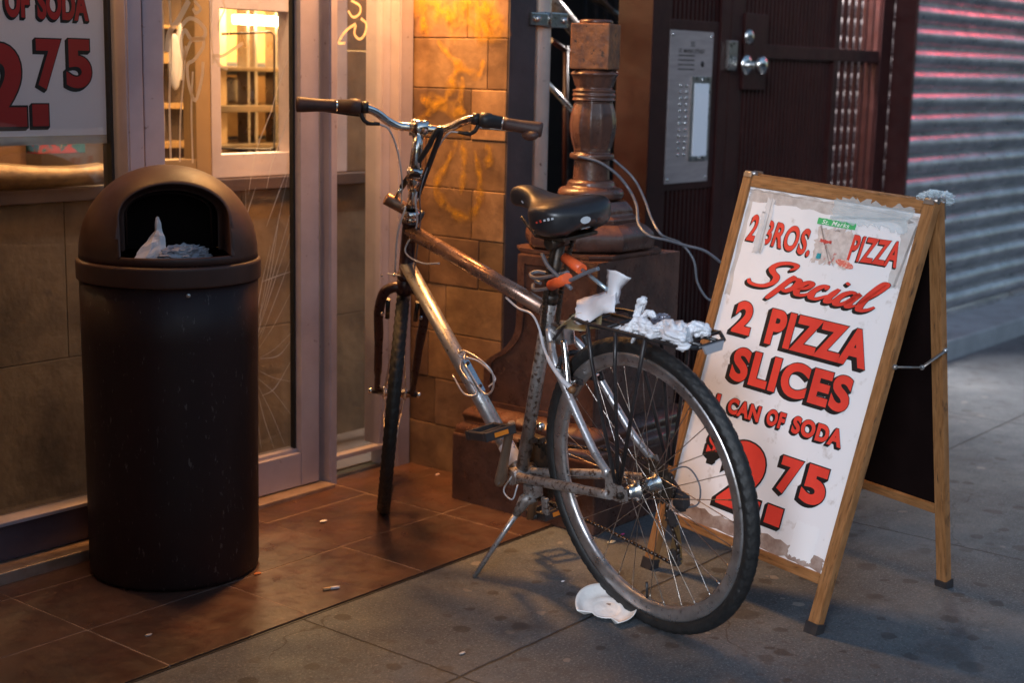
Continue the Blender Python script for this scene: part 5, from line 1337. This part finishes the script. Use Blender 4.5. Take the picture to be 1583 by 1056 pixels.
# rear brake arms and cable
for sg in (1, -1):
    P(MB().tube(smooth_path([Vector((.185, sg*.050, .545)), Vector((.192, sg*.046, .570)), Vector((.205, sg*.036, .620)), Vector((.215, sg*.030, .655))], 4), .008, 10), 'brake_arm', CHROME if sg > 0 else BLKMET)
    P(MB().tube([Vector((.188, sg*.048, .560)), Vector((.188, sg*.020, .560))], .0055, 8), 'brake_stud', CHROME)
    P(MB().box((.17, sg*.0165 if sg > 0 else -.024, .552), (.235, sg*.024 if sg > 0 else -.0165, .566), .003), 'brake_pad', BLKPLA)
P(MB().tube(smooth_path([Vector((.44, .020, .722)), Vector((.385, .026, .705)), Vector((.330, .030, .700)), Vector((.300, .034, .672)), Vector((.275, .044, .632)), Vector((.235, .056, .600)), Vector((.195, .060, .572)), Vector((.170, .056, .556))], 6), [.0028]*20+[.0036]*8+[.0055]*9+[.0065]*6, 10), 'brake_cable', CABLEW)
P(MB().ball(Vector((.166, .056, .552)), .0095, 3), 'brake_knob', RUSTY)
P(MB().box((.232, -.018, .632), (.276, .018, .684), .004), 'mudguard_bracket', STEEL)

# rear rack
rkz = .722
m = MB()
for y in (-.062, .062): m.tube([Vector((.165, y*.7, rkz)), Vector((.10, y, rkz)), Vector((-.20, y, rkz-.004)), Vector((-.235, y*.6, rkz-.008))], .0048, 8)
m.tube([Vector((-.235, -.037, rkz-.008)), Vector((-.235, .037, rkz-.008))], .0048, 8); m.tube([Vector((.165, -.043, rkz)), Vector((.165, .043, rkz))], .0048, 8)
for y in (-.022, .022): m.tube([Vector((.165, y, rkz)), Vector((-.23, y, rkz-.006))], .0042, 8)
for x in (.10, .03, -.05, -.13, -.20): m.tube([Vector((x, -.062, rkz-.002)), Vector((x, .062, rkz-.002))], .0040, 8)
rack = P(m, 'rear_rack', BLKMET)
for sg in (1, -1):
    for x0, x1 in ((.085, .010), (-.010, .0), (-.105, -.006)):
        P(MB().tube([Vector((x0, sg*.062, rkz)), Vector((x0*.8+x1*.2, sg*.070, .64)), Vector((x1, sg*.078, .372))], .0046, 8), 'strut', BLKMET, rack)
    P(MB().tube([Vector((.165, sg*.04, rkz)), Vector((.24, sg*.040, .655))], .0035, 8), 'stay', BLKMET, rack)
m = MB(); m.prism([Vector((-.238, .030, rkz-.006)), Vector((-.238, -.030, rkz-.006)), Vector((-.239, -.022, rkz-.024)), Vector((-.239, .022, rkz-.024))], (-.006, 0, 0))
P(m, 'reflector', mat('smoky clear reflector', (.35, .35, .38), .15, 0, coat=.8), rack)

# ---------------------------------------------------------------- things hung on the bicycle
def bk(x, y, z): return MBK @ Vector((x, y, z))
# u-lock over the handlebar
def steerw(n_, t_, s__): return MBK @ sp(n_, t_, s__)
ul = thing('u_lock', bk(.85, 0, .9), 'black U-lock hung over the handlebar with bronze crossbar', 'bike lock')
NN_ = Vector((-fwd.x, -fwd.y, 0)).normalized()
a1, a2 = bk(.878, .028, .933), bk(.859, -.012, .902)
t1, t2 = bk(.790, .012, 1.085), bk(.767, -.049, 1.075)
top = bk(.762, -.040, 1.118)
t1 = on_plane((664, 224), t2, NN_); up_ = (t2-a2).normalized()
ax_ = (a2-a1)
arc = [t1+(t2-t1)*(.5-.5*math.cos(k*PI/8))+up_*.040*math.sin(k*PI/8) for k in range(9)]
m = MB(); m.tube([a1+(t1-a1)*.18, a1+(t1-a1)*.5]+arc+[a2+up_*.08, a2+up_*.03], .0072, 14); sk = put(m, 'shackle', BLKPLA, ul)
put(MB().tube([a1-up_*.01, a1+(t1-a1)*.2], .0058, 12), 'shackle_tip', CHROME, ul)
put(MB().tube([a2-up_*.01, a2+up_*.032], .0058, 12), 'shackle_tip', CHROME, ul)
axn = ax_.normalized()
put(MB().tube([a1-axn*.024-up_*.018, a1-axn*.022-up_*.018, a2+axn*.018-up_*.018], [.013, .0165, .0165], 20), 'crossbar', mat('bronze lock barrel', (.32, .18, .11), .35, .5, col2=(.2, .11, .07), scale=20, rvar=.1), ul)
put(MB().tube([a2+axn*.0185-up_*.018, a2+axn*.030-up_*.018], .0175, 20), 'end_cap', BLKPLA, ul)
# orange sleeved cable lock round the seatpost
cl_ = thing('cable_lock', bk(.26, 0, .79), 'orange sleeved grey cable lock wound round the seat tube', 'bike lock')
def pxk(x, y, off): return on_plane((x, y), bk(0, off, 0), MBK.to_3x3() @ Vector((0, 1, 0)))
m = MB()
m.tube(smooth_path([pxk(838, 393, .03), pxk(848, 412, .042), pxk(866, 430, .046), pxk(883, 446, .046)], 6), .0048, 10)
m.tube(smooth_path([pxk(925, 415, .03), pxk(905, 422, .035), pxk(880, 434, .042), pxk(850, 445, .03), pxk(826, 448, 0), pxk(824, 440, -.03)], 6), .0046, 10)
m.tube(smooth_path([pxk(878, 421, .035), pxk(852, 427, .03), pxk(828, 430, .01), pxk(820, 424, -.01), pxk(832, 420, -.03), pxk(850, 424, -.04)], 6), .0046, 10)
m.tube(smooth_path([pxk(836, 438, 0), pxk(828, 434, .0), pxk(840, 430, -.02), pxk(862, 420, -.035), pxk(890, 410, -.03)], 6), .004, 10)
put(m, 'cable', CABLEG, cl_)
put(MB().tube([pxk(852, 441, .038), pxk(878, 430, .046)], .0125, 18), 'sleeve', ORANGE, cl_)
put(MB().tube([pxk(874, 399, .0), pxk(900, 417, .012)], .0125, 18), 'sleeve', ORANGE, cl_)
put(MB().tube([pxk(900, 417, .012), pxk(938, 447, .02)], .0045, 10), 'shank', mat('pale blue steel', (.35, .42, .46), .3, .6), cl_)

# folded napkin on the rack
def sheet(rows, name, material, label, cat, parent=None, th=.0012):
    m = MB(); m.grid(rows)
    o = m.build(name, material); md = None
    tag(o, label, cat); return o
rows = []
for i in range(15):
    u = i/14; r = []
    for j in range(9):
        v = j/8
        x = 888+u*62; ybot = 500-4*u-16*u*u+4*math.sin(u*7); ytop = 464-14*u-10*u*u
        y = ybot+(ytop-ybot)*v; off = .05-.055*v+.018*math.sin(v*3.0)+.006*math.sin(u*9+v*4)
        r.append(pxk(x+3*v, y, off))
    rows.append(r)
m = MB(); m.grid(rows)
rows = []
for i in range(13):
    u = i/12; r = []
    xl = 934+2*math.sin(u*3)+4*u; yl = 478-62*u
    xr_ = 958-8*math.sin(u*1.2)+28*u*u-2*u; yr = 470-42*u
    for j in range(7):
        v = j/6; r.append(pxk(xl+(xr_-xl)*v, yl+(yr-yl)*v+2*math.sin(v*4+u*3), .012+.016*math.sin(v*PI)-.01*u))
    rows.append(r)
m.grid(rows)
bmesh.ops.recalc_face_normals(m.bm, faces=m.bm.faces)
bmesh.ops.solidify(m.bm, geom=m.bm.faces[:], thickness=.0012)
for v in m.bm.verts: v.co += noise.noise_vector(v.co*48)*.0026+noise.noise_vector(v.co*130)*.0018
tag(m.build('paper_napkin', PAPER, recalc=False), 'folded white paper napkin standing on the front of the rear rack', 'napkin')
# cream wrapper under it
rows = [[pxk(858+u*72, 508-24*math.sin(min(1, u*1.3)*PI*.62)*(1-v)+ (1-v)*0 - v*(-2)+2*math.sin(u*9+v*3), .045-.03*v+.012*math.sin(u*6)) for u in [k/14 for k in range(15)]] for v in [k/5 for k in range(6)]]
m = MB(); m.grid(rows); bmesh.ops.solidify(m.bm, geom=m.bm.faces[:], thickness=.001)
for v in m.bm.verts: v.co += noise.noise_vector(v.co*45)*.003
tag(m.build('food_wrapper', mat('greasy cream wrapper', (.62, .56, .46), .5, 0, col2=(.50, .38, .16), scale=20), recalc=False), 'greasy cream wrapper hanging under the napkin on the rear rack', 'wrapper')
# plastic bag knotted along the rack
def pleated(mb, pts, rad_, pleats=7, twist=5.0, flat_=.75, seed=0, seg=56, depth=.34):
    """gathered plastic film: a tapering bundle with sharp lengthwise pleats and random dents"""
    Pp = smooth_path(pts, 9); n = len(Pp); rr = [rad_[min(len(rad_)-1, int(i/(n-1)*(len(rad_)-1)))] for i in range(n)]
    rows = []; prev = None
    for i, p in enumerate(Pp):
        t = (Pp[min(i+1, n-1)]-Pp[max(i-1, 0)]).normalized(); q = i/(n-1)*(len(rad_)-1); k0 = int(min(q, len(rad_)-2)); rad0 = rad_[k0]+(rad_[k0+1]-rad_[k0])*(q-k0)
        u = Vector((0, 0, 1)).cross(t).normalized() if prev is None else (prev-t*prev.dot(t)).normalized(); prev = u; w_ = t.cross(u)
        ring = []
        for k in range(seg):
            a = 2*PI*k/seg; d = u*math.cos(a)+w_*math.sin(a)*flat_
            ph = a*pleats+twist*q+3*noise.noise(Vector((i*.21, seed, k*.05)))
            pl = 1-abs(((ph/(2*PI)) % 1)*2-1)
            v = 1-depth*(1-pl)**1.3+.38*noise.noise(Vector((p.x*60+seed, p.y*60, p.z*60))+d*1.7)+.20*noise.noise(p*160+d*3)
            ring.append(p+d*rad0*v)
        rows.append(ring)
    mb.grid(rows, closed=True, smooth=True)
    for rw in (rows[0], rows[-1]): mb.grid([rw, [sum(rw, Vector())/len(rw)]*len(rw)], closed=True, smooth=False)
m = MB()
pleated(m, [pxk(962, 512, .035), pxk(978, 508, .04), pxk(990, 503, .035), pxk(1004, 512, .042), pxk(1020, 516, .045)], [.010, .020, .024, .021, .026], seed=1, pleats=6)
pleated(m, [pxk(1014, 512, .045), pxk(1034, 508, .03), pxk(1050, 518, .045), pxk(1066, 516, .035)], [.020, .027, .031, .024], seed=2, pleats=8, twist=-7)
pleated(m, [pxk(1058, 512, .02), pxk(1074, 508, .01), pxk(1090, 512, .0), pxk(1096, 519, .0)], [.020, .024, .020, .006], seed=3, pleats=5)
pleated(m, [pxk(1040, 526, .05), pxk(1056, 534, .052), pxk(1068, 536, .045)], [.010, .017, .006], seed=4, pleats=4)
pleated(m, [pxk(990, 500, .03), pxk(986, 488, .024), pxk(989, 475, .02), pxk(994, 464, .02), pxk(995, 459, .02)], [.012, .0095, .0115, .0125, .005], seed=5, pleats=4, twist=2)
pleated(m, [pxk(992, 492, .028), pxk(1002, 484, .02), pxk(1009, 487, .018), pxk(1014, 494, .02)], [.008, .011, .0105, .004], seed=6, pleats=4, twist=2)
pleated(m, [pxk(986, 508, .045), pxk(981, 520, .052), pxk(977, 529, .052)], [.009, .008, .004], seed=7, pleats=3, twist=1)
pleated(m, [pxk(942, 508, .02), pxk(958, 506, .02), pxk(975, 500, .01)], [.004, .012, .010], seed=8, pleats=4, flat_=.3)
tag(m.build('plastic_bag', WHITEPL), 'white plastic bag knotted and twisted along the rear rack', 'plastic bag')
crumple('foil_wrapper', pxk(1022, 493, .0), .014, (1.8, .9, .7), mat('dark foil wrapper', (.10, .09, .13), .25, .3, col2=(.35, .35, .4), scale=70, spots=(.15, .5, .05), spot_scale=90, spot_lo=.68, spot_hi=.7), 'small dark crumpled foil wrapper tucked in the rack bag', 'wrapper', amp=.9, seed=5)

# ---------------------------------------------------------------- litter on the ground
FOAM = mat('white polystyrene', (.80, .79, .77), .5, 0, col2=(.66, .64, .61), scale=14, bump=.0012, bscale=60, spots=(.20, .15, .12), spot_scale=34, spot_lo=.66, spot_hi=.70)
pc0 = gz(937, 945, .012)
# a torn foam lid: shallow oval dish with a bite out of its near left side
m = MB(); rows = []
Rp = Matrix.Translation(pc0) @ Matrix.Rotation(rad(-55), 4, 'Z') @ Matrix.Rotation(rad(16), 4, 'X')
for i in range(15):
    u = i/14
    ring = []
    for k in range(64):
        a = 2*PI*k/64
        lim = 1.0
        if 3.6 < a < 5.1: lim = .50+.05*math.sin(a*23)+.04*math.sin(a*41)
        ro = min(u, lim)
        rr = .083*ro; z = -.012+.018*(max(ro-.72, 0)/.28)**1.2+.0025*math.sin(a*3)*ro+ (.003 if .45 < ro < .55 else 0)
        ring.append(Rp @ Vector((rr*math.cos(a)*.88, rr*math.sin(a)*.98, z+.010)))
    rows.append(ring)
m.grid(rows, closed=True); bmesh.ops.remove_doubles(m.bm, verts=m.bm.verts, dist=2e-4)
bmesh.ops.solidify(m.bm, geom=m.bm.faces[:], thickness=.0022)
zm = min(v.co.z for v in m.bm.verts)
for v in m.bm.verts: v.co.z += .0015-zm
tag(m.build('foam_lid', FOAM), 'torn white foam container lid by the rear wheel', 'foam lid')
def butt(px, py, ang, label, L_=.042, z=.0085):
    c = gz(px, py, z); d = Vector((math.cos(ang), math.sin(ang), 0))
    t = thing('cigarette_end', c, label, 'cigarette end')
    put(MB().tube([c-d*L_/2, c-d*L_*.05], .0037, 10), 'filter', mat('tan filter paper', (.62, .40, .2), .7), t)
    put(MB().tube([c-d*L_*.05, c+d*L_*.3, c+d*L_/2], [.0038, .004, .003], 10), 'paper_tube', PAPER, t)
butt(512, 910, -.45, 'tan and white cigarette end lying on the brown tiles near the bin')
def chip(px, py, r, label, material, z=.006, seed=0, sc=(1.5, .7, .35)):
    crumple('litter_scrap', gz(px, py, z), r, sc, material, label, 'litter', amp=.6, seed=seed, sub=2)
chip(500, 806, .008, 'white scrap on the tile in front of the door', PAPER, .009, 1)
chip(676, 734, .006, 'tiny pale pink scrap beside the plinth of the newel', mat('pale pink scrap', (.7, .5, .52), .6), .007, 2)
chip(398, 887, .007, 'orange crumb on the tiles at the foot of the bin', mat('orange crumb', (.55, .16, .04), .7), .007, 3)
chip(963, 826, .005, 'bright pink scrap on the pavement behind the rear wheel', mat('bright pink scrap', (.8, .08, .3), .6), .003, 4)
chip(870, 899, .004, 'tiny white crumb on the pavement left of the foam lid', PAPER, .003, 5)
chip(230, 982, .006, 'crumpled cream scrap on the tiles below the bin', mat('cream scrap', (.5, .42, .36), .7), .007, 6)
chip(945, 838, .009, 'flat pale scrap on the pavement inside the rear wheel view', mat('pale grey scrap', (.36, .38, .34), .7), .003, 7, (1.6, .9, .2))
chip(715, 1010, .006, 'pale round crumb on the concrete by the bottom crack', mat('grey crumb', (.5, .46, .42), .7), .003, 8)
